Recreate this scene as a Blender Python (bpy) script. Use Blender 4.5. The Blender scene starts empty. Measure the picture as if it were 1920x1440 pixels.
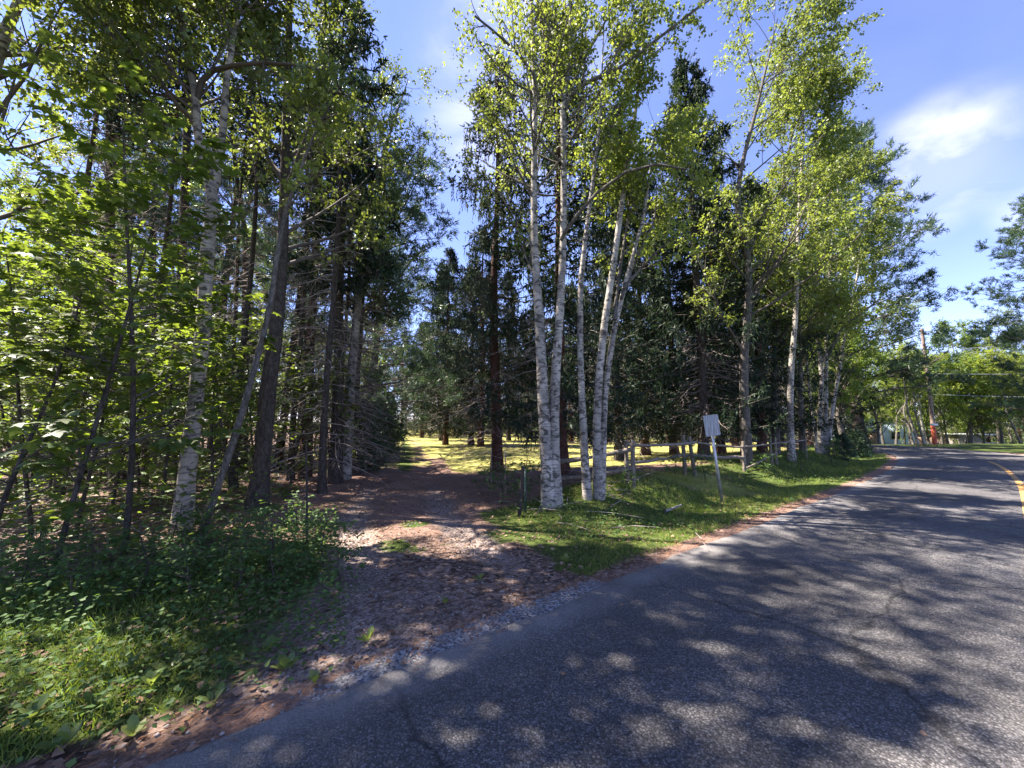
import bpy, math, random
import numpy as np
from mathutils import Vector

# ------------------------------------------------------------------ camera, world, sun, exposure
scene = bpy.context.scene
COL = scene.collection
F, CW, CH = 730.0, 960.0, 720.0            # focal length in photo pixels, photo centre
EYE = 1.6
PITCH = math.atan(70 / F)
cam_d = bpy.data.cameras.new('camera')
cam_d.sensor_width = 36
cam_d.lens = 36 * F / 1920
cam_d.clip_start = 0.05
cam_d.clip_end = 3000
cam = bpy.data.objects.new('camera', cam_d)
COL.objects.link(cam)
cam.location = (0, 0, EYE)
cam.rotation_euler = (math.pi / 2 + PITCH, 0, 0)
scene.camera = cam

SUN_AZ = math.radians(-74)                 # clockwise from +Y (negative: to the left of the view)
SUN_EL = math.radians(57)
world = bpy.data.worlds.new('World')
scene.world = world
world.use_nodes = True
wn, wl = world.node_tree.nodes, world.node_tree.links
wn.clear()
w_out = wn.new('ShaderNodeOutputWorld')
w_bg = wn.new('ShaderNodeBackground')
w_sky = wn.new('ShaderNodeTexSky')
w_sky.sky_type = 'NISHITA'
w_sky.sun_disc = False
w_sky.sun_elevation = SUN_EL
w_sky.sun_rotation = SUN_AZ
w_sky.air_density = 1.0
w_sky.dust_density = 0.15
w_sky.ozone_density = 3.0
w_sky.altitude = 3500
w_bg.inputs['Strength'].default_value = 0.078
w_tc = wn.new('ShaderNodeTexCoord')


def ray(px, py):
    d = Vector(((px - CW) / F, 0, 0))
    v = (CH - py) / F
    c, s = math.cos(PITCH), math.sin(PITCH)
    return Vector((d.x, c - v * s, s + v * c))


def w_blob(px, py, inner, outer, sx=1.0):
    """soft cloud region round a direction of the sky"""
    d = ray(px, py).normalized()
    dot = wn.new('ShaderNodeVectorMath'); dot.operation = 'DOT_PRODUCT'
    wl.new(w_tc.outputs['Generated'], dot.inputs[0])
    dot.inputs[1].default_value = d
    mr = wn.new('ShaderNodeMapRange'); mr.interpolation_type = 'SMOOTHSTEP'
    mr.inputs['From Min'].default_value = math.cos(math.radians(outer))
    mr.inputs['From Max'].default_value = math.cos(math.radians(inner))
    wl.new(dot.outputs['Value'], mr.inputs['Value'])
    return mr.outputs['Result']


def w_math(op, a, b, clamp=False):
    m = wn.new('ShaderNodeMath'); m.operation = op; m.use_clamp = clamp
    for i, v in enumerate((a, b)):
        if isinstance(v, (int, float)):
            m.inputs[i].default_value = v
        else:
            wl.new(v, m.inputs[i])
    return m.outputs[0]


w_map = wn.new('ShaderNodeMapping')
w_map.inputs['Rotation'].default_value = (0.35, 0.5, 0.4)
w_map.inputs['Scale'].default_value = (1.4, 3.2, 4.6)
wl.new(w_tc.outputs['Generated'], w_map.inputs['Vector'])
w_noise = wn.new('ShaderNodeTexNoise')
w_noise.inputs['Scale'].default_value = 1.6
w_noise.inputs['Detail'].default_value = 7
w_noise.inputs['Roughness'].default_value = 0.52
w_noise.inputs['Distortion'].default_value = 0.5
wl.new(w_map.outputs['Vector'], w_noise.inputs['Vector'])
w_nr = wn.new('ShaderNodeMapRange')
w_nr.inputs['From Min'].default_value = 0.42
w_nr.inputs['From Max'].default_value = 0.62
wl.new(w_noise.outputs['Fac'], w_nr.inputs['Value'])
blobs = w_math('ADD', w_math('MULTIPLY', w_blob(1715, 330, 0.5, 7), 0.42), w_math('MULTIPLY', w_blob(1790, 270, 0.3, 6), 0.3))
blobs = w_math('ADD', blobs, w_math('MULTIPLY', w_blob(1990, 350, 0.5, 5), 0.3))
blobs = w_math('ADD', blobs, w_math('MULTIPLY', w_blob(960, 150, 3, 14), 0.4))
cl = w_math('MULTIPLY', blobs, w_math('ADD', w_math('MULTIPLY', w_nr.outputs['Result'], 0.75), 0.25), True)
cl = w_math('ADD', cl, w_math('MULTIPLY', w_nr.outputs['Result'], 0.02), True)
w_tint = wn.new('ShaderNodeMix'); w_tint.data_type = 'RGBA'; w_tint.blend_type = 'MULTIPLY'
w_tint.inputs['Factor'].default_value = 1.0
w_tint.inputs['B'].default_value = (1.2, 1.0, 1.15, 1)
wl.new(w_sky.outputs['Color'], w_tint.inputs['A'])
w_mix = wn.new('ShaderNodeMix'); w_mix.data_type = 'RGBA'
w_mix.inputs['B'].default_value = (4.6, 4.5, 6.3, 1)
wl.new(cl, w_mix.inputs['Factor'])
wl.new(w_tint.outputs['Result'], w_mix.inputs['A'])
wl.new(w_mix.outputs['Result'], w_bg.inputs['Color'])
wl.new(w_bg.outputs['Background'], w_out.inputs['Surface'])

sun_d = bpy.data.lights.new('sun', 'SUN')
sun_d.energy = 5.0
sun_d.angle = math.radians(0.55)
sun_d.color = (1.0, 0.91, 0.80)
sun = bpy.data.objects.new('sun', sun_d)
COL.objects.link(sun)
sv = Vector((math.sin(SUN_AZ) * math.cos(SUN_EL), math.cos(SUN_AZ) * math.cos(SUN_EL), math.sin(SUN_EL)))
sun.rotation_euler = sv.to_track_quat('Z', 'Y').to_euler()
sun.location = sv * 60

vs = scene.view_settings
vs.view_transform = 'Standard'
try:
    vs.look = 'None'
except Exception:
    pass
vs.gamma = 1
vs.use_curve_mapping = False
vs.exposure = 2.4
try:
    scene.cycles.max_bounces = 8
    scene.cycles.transmission_bounces = 6
    scene.cycles.diffuse_bounces = 5
    scene.cycles.caustics_reflective = False
    scene.cycles.caustics_refractive = False
except Exception:
    pass

# ------------------------------------------------------------------ small helpers
RG = np.random.default_rng


def nz(v):
    return v / np.maximum(np.linalg.norm(v, axis=-1, keepdims=True), 1e-9)


_lat = RG(5).random((256, 256))


def vnoise(x, y, s=1.0, seed=0):
    x = np.asarray(x, float) * s + 37.3 * seed + 1000
    y = np.asarray(y, float) * s + 91.7 * seed + 1000
    xi, yi = np.floor(x).astype(int), np.floor(y).astype(int)
    fx, fy = x - xi, y - yi
    fx, fy = fx * fx * (3 - 2 * fx), fy * fy * (3 - 2 * fy)
    g = lambda a, b: _lat[a % 256, b % 256]
    return (g(xi, yi) * (1 - fx) + g(xi + 1, yi) * fx) * (1 - fy) + (g(xi, yi + 1) * (1 - fx) + g(xi + 1, yi + 1) * fx) * fy


def fbm(x, y, s=1.0, seed=0, o=3):
    t, a, n = 0, 1.0, 0
    for i in range(o):
        t = t + a * vnoise(x, y, s * 2 ** i, seed + i)
        n += a
        a *= 0.5
    return t / n


def sstep(a, b, x):
    t = np.clip((np.asarray(x, float) - a) / (np.asarray(b, float) - a), 0, 1)
    return t * t * (3 - 2 * t)


def catmull(pts, n=8):
    pts = [np.array(p, float) for p in pts]
    pts = [2 * pts[0] - pts[1]] + pts + [2 * pts[-1] - pts[-2]]
    out = []
    for i in range(1, len(pts) - 2):
        p0, p1, p2, p3 = pts[i - 1:i + 3]
        for k in range(n):
            t = k / n
            out.append(0.5 * ((2 * p1) + (-p0 + p2) * t + (2 * p0 - 5 * p1 + 4 * p2 - p3) * t * t + (-p0 + 3 * p1 - 3 * p2 + p3) * t ** 3))
    out.append(pts[-2])
    return np.array(out)


ROAD = catmull([(-37.6, -29.8), (-18.8, -14.9), (-9.4, -7.45), (0, 0), (5, 3.9), (8.9, 6.9), (13.5, 10.6), (18, 14.7), (21, 18.3), (22.6, 22), (22.7, 26), (21.5, 31), (18, 38), (10, 50), (0, 64)], 8)
DRIVE = catmull([(0.1, 1.9), (-0.2, 3.0), (-0.5, 3.8), (-0.85, 4.5), (-1.4, 5.6), (-2.1, 7.5), (-3.55, 13), (-6.3, 23.4), (-13, 46.7), (-24, 85)], 8)
HALF = 2.6


def pdist(x, y, line):
    """distance to a polyline, signed (+ on its left side), and arc position"""
    x = np.asarray(x, float); y = np.asarray(y, float)
    best = np.full(x.shape, 1e9); sgn = np.ones(x.shape); arc = np.zeros(x.shape)
    s = 0.0
    for a, b in zip(line[:-1], line[1:]):
        d = b - a
        L = math.hypot(*d)
        t = np.clip(((x - a[0]) * d[0] + (y - a[1]) * d[1]) / (L * L), 0, 1)
        ex, ey = x - a[0] - t * d[0], y - a[1] - t * d[1]
        r = np.hypot(ex, ey)
        m = r < best
        best = np.where(m, r, best)
        sgn = np.where(m, np.sign(d[0] * ey - d[1] * ex), sgn)
        arc = np.where(m, s + t * L, arc)
        s += L
    return best * sgn, arc


def edge_d(x, y):
    """distance outside the paved edge (negative on the asphalt); + only; also side"""
    d, a = pdist(x, y, ROAD)
    return np.abs(d) - HALF, d


def H(x, y):
    x = np.asarray(x, float); y = np.asarray(y, float)
    e, d = edge_d(x, y)
    left = d > 0
    r = x / np.maximum(y, 1.0)
    drop = sstep(0.72, 1.0, r) * sstep(26, 62, y) * -3.6
    z = 0.10 * (fbm(x, y, 0.35, 3) - 0.5) * sstep(0.4, 2.5, e)
    # bank and ditch along the fence, right of the drive mouth
    dd, _ = pdist(x, y, DRIVE)
    w = sstep(1.6, 4.5, -dd) * left * (1 - sstep(24, 30, y))
    z = z + w * (-0.10 * np.exp(-((e - 1.3) / 0.7) ** 2) + 0.30 * sstep(1.4, 3.2, e) * (1 - 0.55 * sstep(3.6, 7, e)))
    # wheel ruts of the drive
    ad = np.abs(dd)
    z = z - 0.035 * np.exp(-((ad - 0.72) / 0.28) ** 2) * sstep(0.6, 2.5, e) * left
    z = z + 0.02 * (fbm(x, y, 2.5, 9) - 0.5) * sstep(0.25, 1.0, e)
    # under the asphalt
    z = np.where(e < 0, z - 0.07 * sstep(0.0, 0.5, -e), z)
    return z + drop - 0.012


def hz(x, y):
    return float(H(np.array([x]), np.array([y]))[0])


def G(px, py):
    """ground point seen at a photo pixel"""
    r = ray(px, py)
    z = 0.0
    for _ in range(12):
        t = (z - EYE) / r.z
        if t <= 0:
            t = 60.0
        x, y = r.x * t, r.y * t
        z = 0.5 * z + 0.5 * hz(x, y)
    return np.array([x, y, hz(x, y)])


def PT(px, py, D):
    r = ray(px, py)
    t = D / r.y
    return np.array([r.x * t, D, EYE + r.z * t])


# ------------------------------------------------------------------ mesh building
class MB:
    def __init__(self):
        self.v, self.f, self.n = [], [], 0

    def add(self, v, f):
        self.v.append(np.asarray(v, float).reshape(-1, 3))
        self.f.append(np.asarray(f, int) + self.n)
        self.n += len(self.v[-1])

    def tubes(self, P, R, s=5, cap=True, rough=0.0, rng=None):
        """n tubes of k points each, s sides"""
        P = np.asarray(P, float); R = np.asarray(R, float)
        if P.ndim == 2:
            P, R = P[None], R[None]
        n, k, _ = P.shape
        if n == 0:
            return
        T = nz(np.gradient(P, axis=1))
        d = nz(P[:, -1] - P[:, 0])
        alt = np.where(np.abs(d[:, 2:3]) > 0.8, np.array([[1.0, 0, 0]]), np.array([[0, 0, 1.0]]))
        ref = nz(np.cross(d, alt))[:, None, :]
        U = nz(ref - (ref * T).sum(-1, keepdims=True) * T)
        V = np.cross(T, U)
        a = np.linspace(0, 2 * np.pi, s, endpoint=False)
        rr = R[:, :, None] * np.ones(s)
        if rough and rng is not None:
            rr = rr * (1 + rough * (rng.random((n, k, s)) - 0.5))
        ring = P[:, :, None] + rr[..., None] * (np.cos(a)[None, None, :, None] * U[:, :, None] + np.sin(a)[None, None, :, None] * V[:, :, None])
        idx = np.arange(n * k * s).reshape(n, k, s)
        q = np.stack([idx[:, :-1], np.roll(idx, -1, 2)[:, :-1], np.roll(idx, -1, 2)[:, 1:], idx[:, 1:]], -1).reshape(-1, 4)
        self.add(ring, q)
        if cap and n < 60:
            for i in range(n):
                c = P[i, -1]
                base = ring[i, -1]
                self.add(np.vstack([base, c]), [[j, (j + 1) % s, s] for j in range(s)])

    def leaves(self, C, D, N, size, tv, tf, wid=1.0):
        """copies of a leaf template: along D, facing N"""
        n = len(C)
        if n == 0:
            return
        D = nz(D)
        S = nz(np.cross(D, N))
        N2 = np.cross(S, D)
        size = np.broadcast_to(np.asarray(size, float), (n,))
        tv = np.asarray(tv, float)
        m = len(tv)
        v = C[:, None] + size[:, None, None] * (tv[None, :, 1:2] * D[:, None] + wid * tv[None, :, 0:1] * S[:, None] + tv[None, :, 2:3] * N2[:, None])
        f = (np.asarray(tf)[None] + (np.arange(n) * m)[:, None, None]).reshape(-1, len(tf[0]))
        self.add(v, f)

    def box(self, c, s, rz=0.0, M=None):
        c = np.array(c, float); s = np.array(s, float) / 2
        v = np.array([(x, y, z) for z in (-1, 1) for y in (-1, 1) for x in (-1, 1)]) * s
        if M is not None:
            v = v @ np.array(M).T
        elif rz:
            cz, sz = math.cos(rz), math.sin(rz)
            v = v @ np.array([[cz, sz, 0], [-sz, cz, 0], [0, 0, 1]])
        self.add(v + c, [[0, 2, 3, 1], [4, 5, 7, 6], [0, 1, 5, 4], [1, 3, 7, 5], [3, 2, 6, 7], [2, 0, 4, 6]])

    def mesh(self, name, mat=None, smooth=False):
        me = bpy.data.meshes.new(name)
        if not self.v:
            return me
        V = np.concatenate(self.v)
        nv = len(V)
        me.vertices.add(nv)
        me.vertices.foreach_set('co', V.ravel().astype(np.float32))
        sizes = np.concatenate([np.full(len(f), f.shape[1]) for f in self.f])
        loops = np.concatenate([f.ravel() for f in self.f])
        starts = np.concatenate([[0], np.cumsum(sizes)[:-1]])
        me.loops.add(len(loops))
        me.loops.foreach_set('vertex_index', loops.astype(np.int32))
        me.polygons.add(len(sizes))
        me.polygons.foreach_set('loop_start', starts.astype(np.int32))
        me.polygons.foreach_set('loop_total', sizes.astype(np.int32))
        if smooth:
            me.polygons.foreach_set('use_smooth', np.ones(len(sizes), bool))
        me.update(calc_edges=True)
        if mat:
            me.materials.append(mat)
        return me


def link(name, me, parent=None, loc=None, kind=None, label=None):
    o = bpy.data.objects.new(name, me)
    COL.objects.link(o)
    if parent is not None:
        o.parent = parent
    if loc is not None:
        o.location = loc
    if kind:
        o['kind'] = kind
    if label:
        o['label'] = label
    return o


def thing(name, label, cat, loc=(0, 0, 0), rz=0.0, sc=1.0, group=None):
    o = bpy.data.objects.new(name, None)
    COL.objects.link(o)
    o.empty_display_size = 0.3
    o.location = Vector([float(c) for c in loc]); o.rotation_euler = (0, 0, rz); o.scale = (sc, sc, sc)
    o['label'] = label; o['category'] = cat
    if group:
        o['group'] = group
    return o


# leaf templates: x across, y along, z up
KITE_V = [(0, 0, 0), (0.32, 0.42, 0.06), (0, 1, -0.04), (-0.32, 0.42, 0.06)]
KITE_F = [[0, 1, 2], [0, 2, 3]]
BIRCH_V = [(0, 0, 0), (0.38, 0.32, 0.05), (0.22, 0.68, 0.03), (0, 1.05, -0.05), (-0.22, 0.68, 0.03), (-0.38, 0.32, 0.05)]
BIRCH_F = [[0, 1, 2], [0, 2, 3], [0, 3, 4], [0, 4, 5]]
MAPLE_V = [(0, 0.02, 0), (0.42, 0.08, -.04), (0.28, 0.3, .02), (0.62, 0.52, -.06), (0.26, 0.6, .02), (0, 1.05, -.08), (-0.26, 0.6, .02), (-0.62, 0.52, -.06), (-0.28, 0.3, .02), (-0.42, 0.08, -.04), (0, 0.4, 0.03)]
MAPLE_F = [[10, i, i + 1] for i in range(0, 9)] + [[10, 9, 0]]
NEED_V = [(-0.06, 0, 0), (0.06, 0, 0), (0, 1, 0)]
NEED_F = [[0, 1, 2]]
BLADE_V = [(-0.03, 0, 0), (0.03, 0, 0), (0.02, 0.55, 0.06), (-0.02, 0.55, 0.06), (0, 1, 0.28)]
BLADE_F = [[0, 1, 2], [0, 2, 3], [3, 2, 4]]


# ------------------------------------------------------------------ materials
def newmat(name):
    m = bpy.data.materials.new(name)
    m.use_nodes = True
    nt = m.node_tree
    nt.nodes.clear()
    return m, nt.nodes, nt.links


def nd(N, t, **kw):
    n = N.new(t)
    for k, v in kw.items():
        if hasattr(n, k) and not k[0].isupper():
            setattr(n, k, v)
        else:
            n.inputs[k.replace('_', ' ')].default_value = v
    return n


def rgba(c):
    return (c[0], c[1], c[2], 1)


def ramp(N, L, fac, stops, interp='LINEAR'):
    r = N.new('ShaderNodeValToRGB')
    r.color_ramp.interpolation = interp
    el = r.color_ramp.elements
    while len(el) < len(stops):
        el.new(0.5)
    for e, (p, c) in zip(el, stops):
        e.position = p
        e.color = rgba(c) if not isinstance(c, (int, float)) else (c, c, c, 1)
    L.new(fac, r.inputs['Fac'])
    return r.outputs['Color']


def leafmat(name, cols, trans, tf=0.42, rough=0.42, spec=0.4, per_object=False, nscale=0.5):
    m, N, L = newmat(name)
    out = nd(N, 'ShaderNodeOutputMaterial')
    p = nd(N, 'ShaderNodeBsdfPrincipled')
    p.inputs['Roughness'].default_value = rough
    p.inputs['Specular IOR Level'].default_value = spec
    if per_object:
        rnd = nd(N, 'ShaderNodeObjectInfo').outputs['Random']
    else:
        rnd = nd(N, 'ShaderNodeNewGeometry').outputs['Random Per Island']
    n = len(cols)
    c = ramp(N, L, rnd, [(i / (n - 1), cols[i]) for i in range(n)])
    # broad patches of lighter and darker leaves
    tc = nd(N, 'ShaderNodeTexCoord')
    no = nd(N, 'ShaderNodeTexNoise'); no.inputs['Scale'].default_value = nscale; no.inputs['Detail'].default_value = 2
    L.new(tc.outputs['Object'], no.inputs['Vector'])
    hs = nd(N, 'ShaderNodeHueSaturation')
    mr = nd(N, 'ShaderNodeMapRange'); mr.inputs['From Min'].default_value = 0.3; mr.inputs['From Max'].default_value = 0.7
    mr.inputs['To Min'].default_value = 0.7; mr.inputs['To Max'].default_value = 1.3
    L.new(no.outputs['Fac'], mr.inputs['Value'])
    L.new(mr.outputs['Result'], hs.inputs['Value'])
    L.new(c, hs.inputs['Color'])
    L.new(hs.outputs['Color'], p.inputs['Base Color'])
    t = nd(N, 'ShaderNodeBsdfTranslucent')
    mt = nd(N, 'ShaderNodeMix', data_type='RGBA', blend_type='MULTIPLY')
    mt.inputs['Factor'].default_value = 0.35
    mt.inputs['A'].default_value = rgba(trans)
    hs2 = nd(N, 'ShaderNodeHueSaturation'); hs2.inputs['Color'].default_value = rgba(trans)
    L.new(mr.outputs['Result'], hs2.inputs['Value'])
    L.new(hs2.outputs['Color'], t.inputs['Color'])
    mx = nd(N, 'ShaderNodeMixShader'); mx.inputs['Fac'].default_value = tf
    L.new(p.outputs['BSDF'], mx.inputs[1]); L.new(t.outputs['BSDF'], mx.inputs[2])
    L.new(mx.outputs['Shader'], out.inputs['Surface'])
    return m


def barkmat(name, c0, c1, scale=(10, 10, 3.6), bump=0.5, c2=None):
    m, N, L = newmat(name)
    out = nd(N, 'ShaderNodeOutputMaterial')
    p = nd(N, 'ShaderNodeBsdfPrincipled')
    p.inputs['Roughness'].default_value = 0.9
    p.inputs['Specular IOR Level'].default_value = 0.15
    tc = nd(N, 'ShaderNodeTexCoord')
    mp = nd(N, 'ShaderNodeMapping'); mp.inputs['Scale'].default_value = scale
    L.new(tc.outputs['Object'], mp.inputs['Vector'])
    no = nd(N, 'ShaderNodeTexNoise'); no.inputs['Scale'].default_value = 2.0; no.inputs['Detail'].default_value = 6; no.inputs['Roughness'].default_value = 0.65; no.inputs['Distortion'].default_value = 0.6
    L.new(mp.outputs['Vector'], no.inputs['Vector'])
    vo = nd(N, 'ShaderNodeTexVoronoi', feature='DISTANCE_TO_EDGE'); vo.inputs['Scale'].default_value = 2.2
    L.new(mp.outputs['Vector'], vo.inputs['Vector'])
    c = ramp(N, L, no.outputs['Fac'], [(0.3, c0), (0.55, c1), (0.75, c2 or c1)])
    cr = ramp(N, L, vo.outputs['Distance'], [(0.0, 0.45), (0.12, 1.0)])
    mm = nd(N, 'ShaderNodeMix', data_type='RGBA', blend_type='MULTIPLY'); mm.inputs['Factor'].default_value = 0.8
    L.new(c, mm.inputs['A']); L.new(cr, mm.inputs['B'])
    L.new(mm.outputs['Result'], p.inputs['Base Color'])
    b = nd(N, 'ShaderNodeBump'); b.inputs['Strength'].default_value = bump; b.inputs['Distance'].default_value = 0.02
    L.new(vo.outputs['Distance'], b.inputs['Height'])
    L.new(b.outputs['Normal'], p.inputs['Normal'])
    L.new(p.outputs['BSDF'], out.inputs['Surface'])
    return m


def birchmat(name, white=(0.42, 0.38, 0.33), dark=(0.03, 0.026, 0.022), grey=(0.16, 0.145, 0.125), amt=0.9):
    m, N, L = newmat(name)
    out = nd(N, 'ShaderNodeOutputMaterial')
    p = nd(N, 'ShaderNodeBsdfPrincipled')
    p.inputs['Roughness'].default_value = 0.75
    p.inputs['Specular IOR Level'].default_value = 0.25
    tc = nd(N, 'ShaderNodeTexCoord')
    def nse(sc, scale, det=4, dist=0.0):
        mp = nd(N, 'ShaderNodeMapping'); mp.inputs['Scale'].default_value = sc
        L.new(tc.outputs['Object'], mp.inputs['Vector'])
        no = nd(N, 'ShaderNodeTexNoise'); no.inputs['Scale'].default_value = scale; no.inputs['Detail'].default_value = det; no.inputs['Distortion'].default_value = dist
        L.new(mp.outputs['Vector'], no.inputs['Vector'])
        return no.outputs['Fac']
    line = ramp(N, L, nse((3.2, 3.2, 26), 1.6, 3, 0.3), [(0.545, 0.0), (0.60, 1.0)])
    patch = ramp(N, L, nse((3.4, 3.4, 6.0), 1.6, 7, 1.4), [(0.535 - 0.1 * (amt - 0.5), 0.0), (0.60, 1.0)])
    gr = ramp(N, L, nse((2, 2, 1.2), 1.5, 5, 0.5), [(0.36, 0.0), (0.58, 1.0)])
    def mix(fac, a, b, f=1.0):
        mm = nd(N, 'ShaderNodeMix', data_type='RGBA')
        sc = nd(N, 'ShaderNodeMath', operation='MULTIPLY'); sc.inputs[1].default_value = f
        L.new(fac, sc.inputs[0]); L.new(sc.outputs[0], mm.inputs['Factor'])
        for s, v in (('A', a), ('B', b)):
            if isinstance(v, tuple):
                mm.inputs[s].default_value = rgba(v)
            else:
                L.new(v, mm.inputs[s])
        return mm.outputs['Result']
    c = mix(gr, white, grey, 0.75)
    c = mix(line, c, (0.12, 0.10, 0.09), 0.75)
    c = mix(patch, c, dark, 0.85)
    L.new(c, p.inputs['Base Color'])
    b = nd(N, 'ShaderNodeBump'); b.inputs['Strength'].default_value = 0.4; b.inputs['Distance'].default_value = 0.01
    L.new(nse((3, 3, 14), 3.0, 5), b.inputs['Height'])
    L.new(b.outputs['Normal'], p.inputs['Normal'])
    L.new(p.outputs['BSDF'], out.inputs['Surface'])
    return m


def plain(name, c, rough=0.8, metal=0.0, var=0.25, scale=6.0, sc=(1, 1, 1), c2=None, bump=0.2):
    m, N, L = newmat(name)
    out = nd(N, 'ShaderNodeOutputMaterial')
    p = nd(N, 'ShaderNodeBsdfPrincipled')
    p.inputs['Roughness'].default_value = rough
    p.inputs['Metallic'].default_value = metal
    tc = nd(N, 'ShaderNodeTexCoord')
    mp = nd(N, 'ShaderNodeMapping'); mp.inputs['Scale'].default_value = sc
    L.new(tc.outputs['Object'], mp.inputs['Vector'])
    no = nd(N, 'ShaderNodeTexNoise'); no.inputs['Scale'].default_value = scale; no.inputs['Detail'].default_value = 6
    L.new(mp.outputs['Vector'], no.inputs['Vector'])
    lo = c2 or tuple(v * (1 - var) for v in c)
    L.new(ramp(N, L, no.outputs['Fac'], [(0.35, lo), (0.65, c)]), p.inputs['Base Color'])
    b = nd(N, 'ShaderNodeBump'); b.inputs['Strength'].default_value = bump; b.inputs['Distance'].default_value = 0.01
    L.new(no.outputs['Fac'], b.inputs['Height']); L.new(b.outputs['Normal'], p.inputs['Normal'])
    L.new(p.outputs['BSDF'], out.inputs['Surface'])
    return m


M = {}
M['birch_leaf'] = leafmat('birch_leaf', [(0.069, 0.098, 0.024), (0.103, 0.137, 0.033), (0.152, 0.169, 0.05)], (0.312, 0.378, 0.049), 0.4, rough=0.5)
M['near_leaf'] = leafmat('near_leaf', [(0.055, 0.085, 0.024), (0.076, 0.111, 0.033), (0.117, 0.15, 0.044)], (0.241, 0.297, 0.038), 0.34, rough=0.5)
M['gold_leaf'] = leafmat('gold_leaf', [(0.09, 0.12, 0.03), (0.12, 0.155, 0.035), (0.15, 0.18, 0.045)], (0.34, 0.41, 0.05), 0.45, rough=0.5)
M['maple_leaf'] = leafmat('maple_leaf', [(0.048, 0.091, 0.022), (0.069, 0.12, 0.029), (0.11, 0.156, 0.04)], (0.284, 0.378, 0.038), 0.4, rough=0.5, spec=0.4)
M['maple_leaf_single'] = leafmat('maple_leaf_single', [(0.048, 0.091, 0.022), (0.069, 0.12, 0.029), (0.117, 0.163, 0.04)], (0.284, 0.378, 0.038), 0.4, rough=0.5, spec=0.4, per_object=True)
M['herb_leaf'] = leafmat('herb_leaf', [(0.048, 0.104, 0.029), (0.069, 0.137, 0.038), (0.117, 0.176, 0.05)], (0.184, 0.297, 0.043), 0.35, rough=0.6, spec=0.25)
M['broad_leaf'] = leafmat('broad_leaf', [(0.08, 0.13, 0.035), (0.12, 0.17, 0.05), (0.2, 0.23, 0.07)], (0.3, 0.38, 0.06), 0.35, rough=0.4, per_object=True)
M['spruce_needle'] = leafmat('spruce_needle', [(0.010, 0.021, 0.012), (0.017, 0.033, 0.018), (0.032, 0.050, 0.024)], (0.035, 0.06, 0.02), 0.2, rough=0.6, spec=0.2)
M['grey_spruce'] = leafmat('grey_spruce', [(0.04, 0.055, 0.035), (0.06, 0.075, 0.05), (0.09, 0.10, 0.065)], (0.08, 0.11, 0.05), 0.25, rough=0.6, spec=0.2)
M['pine_needle'] = leafmat('pine_needle', [(0.028, 0.06, 0.035), (0.04, 0.08, 0.045), (0.06, 0.10, 0.05)], (0.09, 0.15, 0.05), 0.3, rough=0.45, spec=0.4)
M['grass'] = leafmat('grass', [(0.083, 0.143, 0.024), (0.124, 0.195, 0.033), (0.207, 0.234, 0.055), (0.331, 0.273, 0.099)], (0.312, 0.432, 0.043), 0.35, rough=0.5, spec=0.3)
M['fern'] = leafmat('fern', [(0.07, 0.12, 0.03), (0.10, 0.17, 0.04), (0.14, 0.2, 0.05)], (0.24, 0.34, 0.05), 0.4)
M['dead_leaf'] = leafmat('dead_leaf', [(0.10, 0.06, 0.04), (0.20, 0.13, 0.09), (0.30, 0.20, 0.14), (0.16, 0.09, 0.05)], (0.2, 0.12, 0.06), 0.15, rough=0.7, spec=0.2)
M['needle_litter'] = leafmat('needle_litter', [(0.22, 0.09, 0.045), (0.34, 0.15, 0.07), (0.42, 0.22, 0.11)], (0.2, 0.1, 0.05), 0.1, rough=0.7, spec=0.2)
M['birch_bark'] = birchmat('birch_bark')
M['birch_bark_tan'] = birchmat('birch_bark_tan', white=(0.40, 0.34, 0.27), grey=(0.20, 0.18, 0.15), amt=0.6)
M['pine_bark'] = barkmat('pine_bark', (0.030, 0.024, 0.020), (0.075, 0.062, 0.052), c2=(0.12, 0.10, 0.085))
M['red_bark'] = barkmat('red_bark', (0.045, 0.022, 0.016), (0.10, 0.050, 0.036), c2=(0.14, 0.085, 0.065))
M['grey_bark'] = barkmat('grey_bark', (0.06, 0.053, 0.045), (0.13, 0.115, 0.10), c2=(0.2, 0.18, 0.155), bump=0.3)
M['twig'] = plain('twig', (0.10, 0.082, 0.070), 0.9)
M['dead_twig'] = plain('dead_twig', (0.34, 0.28, 0.25), 0.9, var=0.5)
M['weathered_wood'] = plain('weathered_wood', (0.23, 0.19, 0.15), 0.9, c2=(0.10, 0.08, 0.065), sc=(3, 3, 3), scale=5)
M['sign_metal'] = plain('sign_metal', (0.30, 0.31, 0.33), 0.55, 0.35, c2=(0.14, 0.145, 0.16), sc=(14, 14, 1.2), scale=3)
M['steel'] = plain('steel', (0.40, 0.41, 0.43), 0.45, 0.7, var=0.4)
M['rust_pipe'] = plain('rust_pipe', (0.34, 0.30, 0.26), 0.7, 0.1, c2=(0.18, 0.10, 0.07), scale=12)
M['green_post'] = plain('green_post', (0.03, 0.07, 0.05), 0.6, 0.2, scale=12)
M['dark_steel'] = plain('dark_steel', (0.035, 0.028, 0.025), 0.7, 0.3, scale=12)
M['pole_wood'] = plain('pole_wood', (0.26, 0.19, 0.16), 0.9, sc=(4, 4, 1))
M['orange'] = plain('orange', (0.55, 0.11, 0.05), 0.7, var=0.5, scale=10)
M['white'] = plain('white', (0.7, 0.7, 0.7), 0.6, var=0.1)
M['wire'] = plain('wire', (0.35, 0.36, 0.38), 0.5)
M['roof_grey'] = plain('roof_grey', (0.32, 0.31, 0.33), 0.9, scale=20)
M['wall_blue'] = plain('wall_blue', (0.42, 0.52, 0.62), 0.8, var=0.1)
M['wall_brown'] = plain('wall_brown', (0.24, 0.16, 0.11), 0.8)
M['wall_red'] = plain('wall_red', (0.42, 0.10, 0.06), 0.8)
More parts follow.
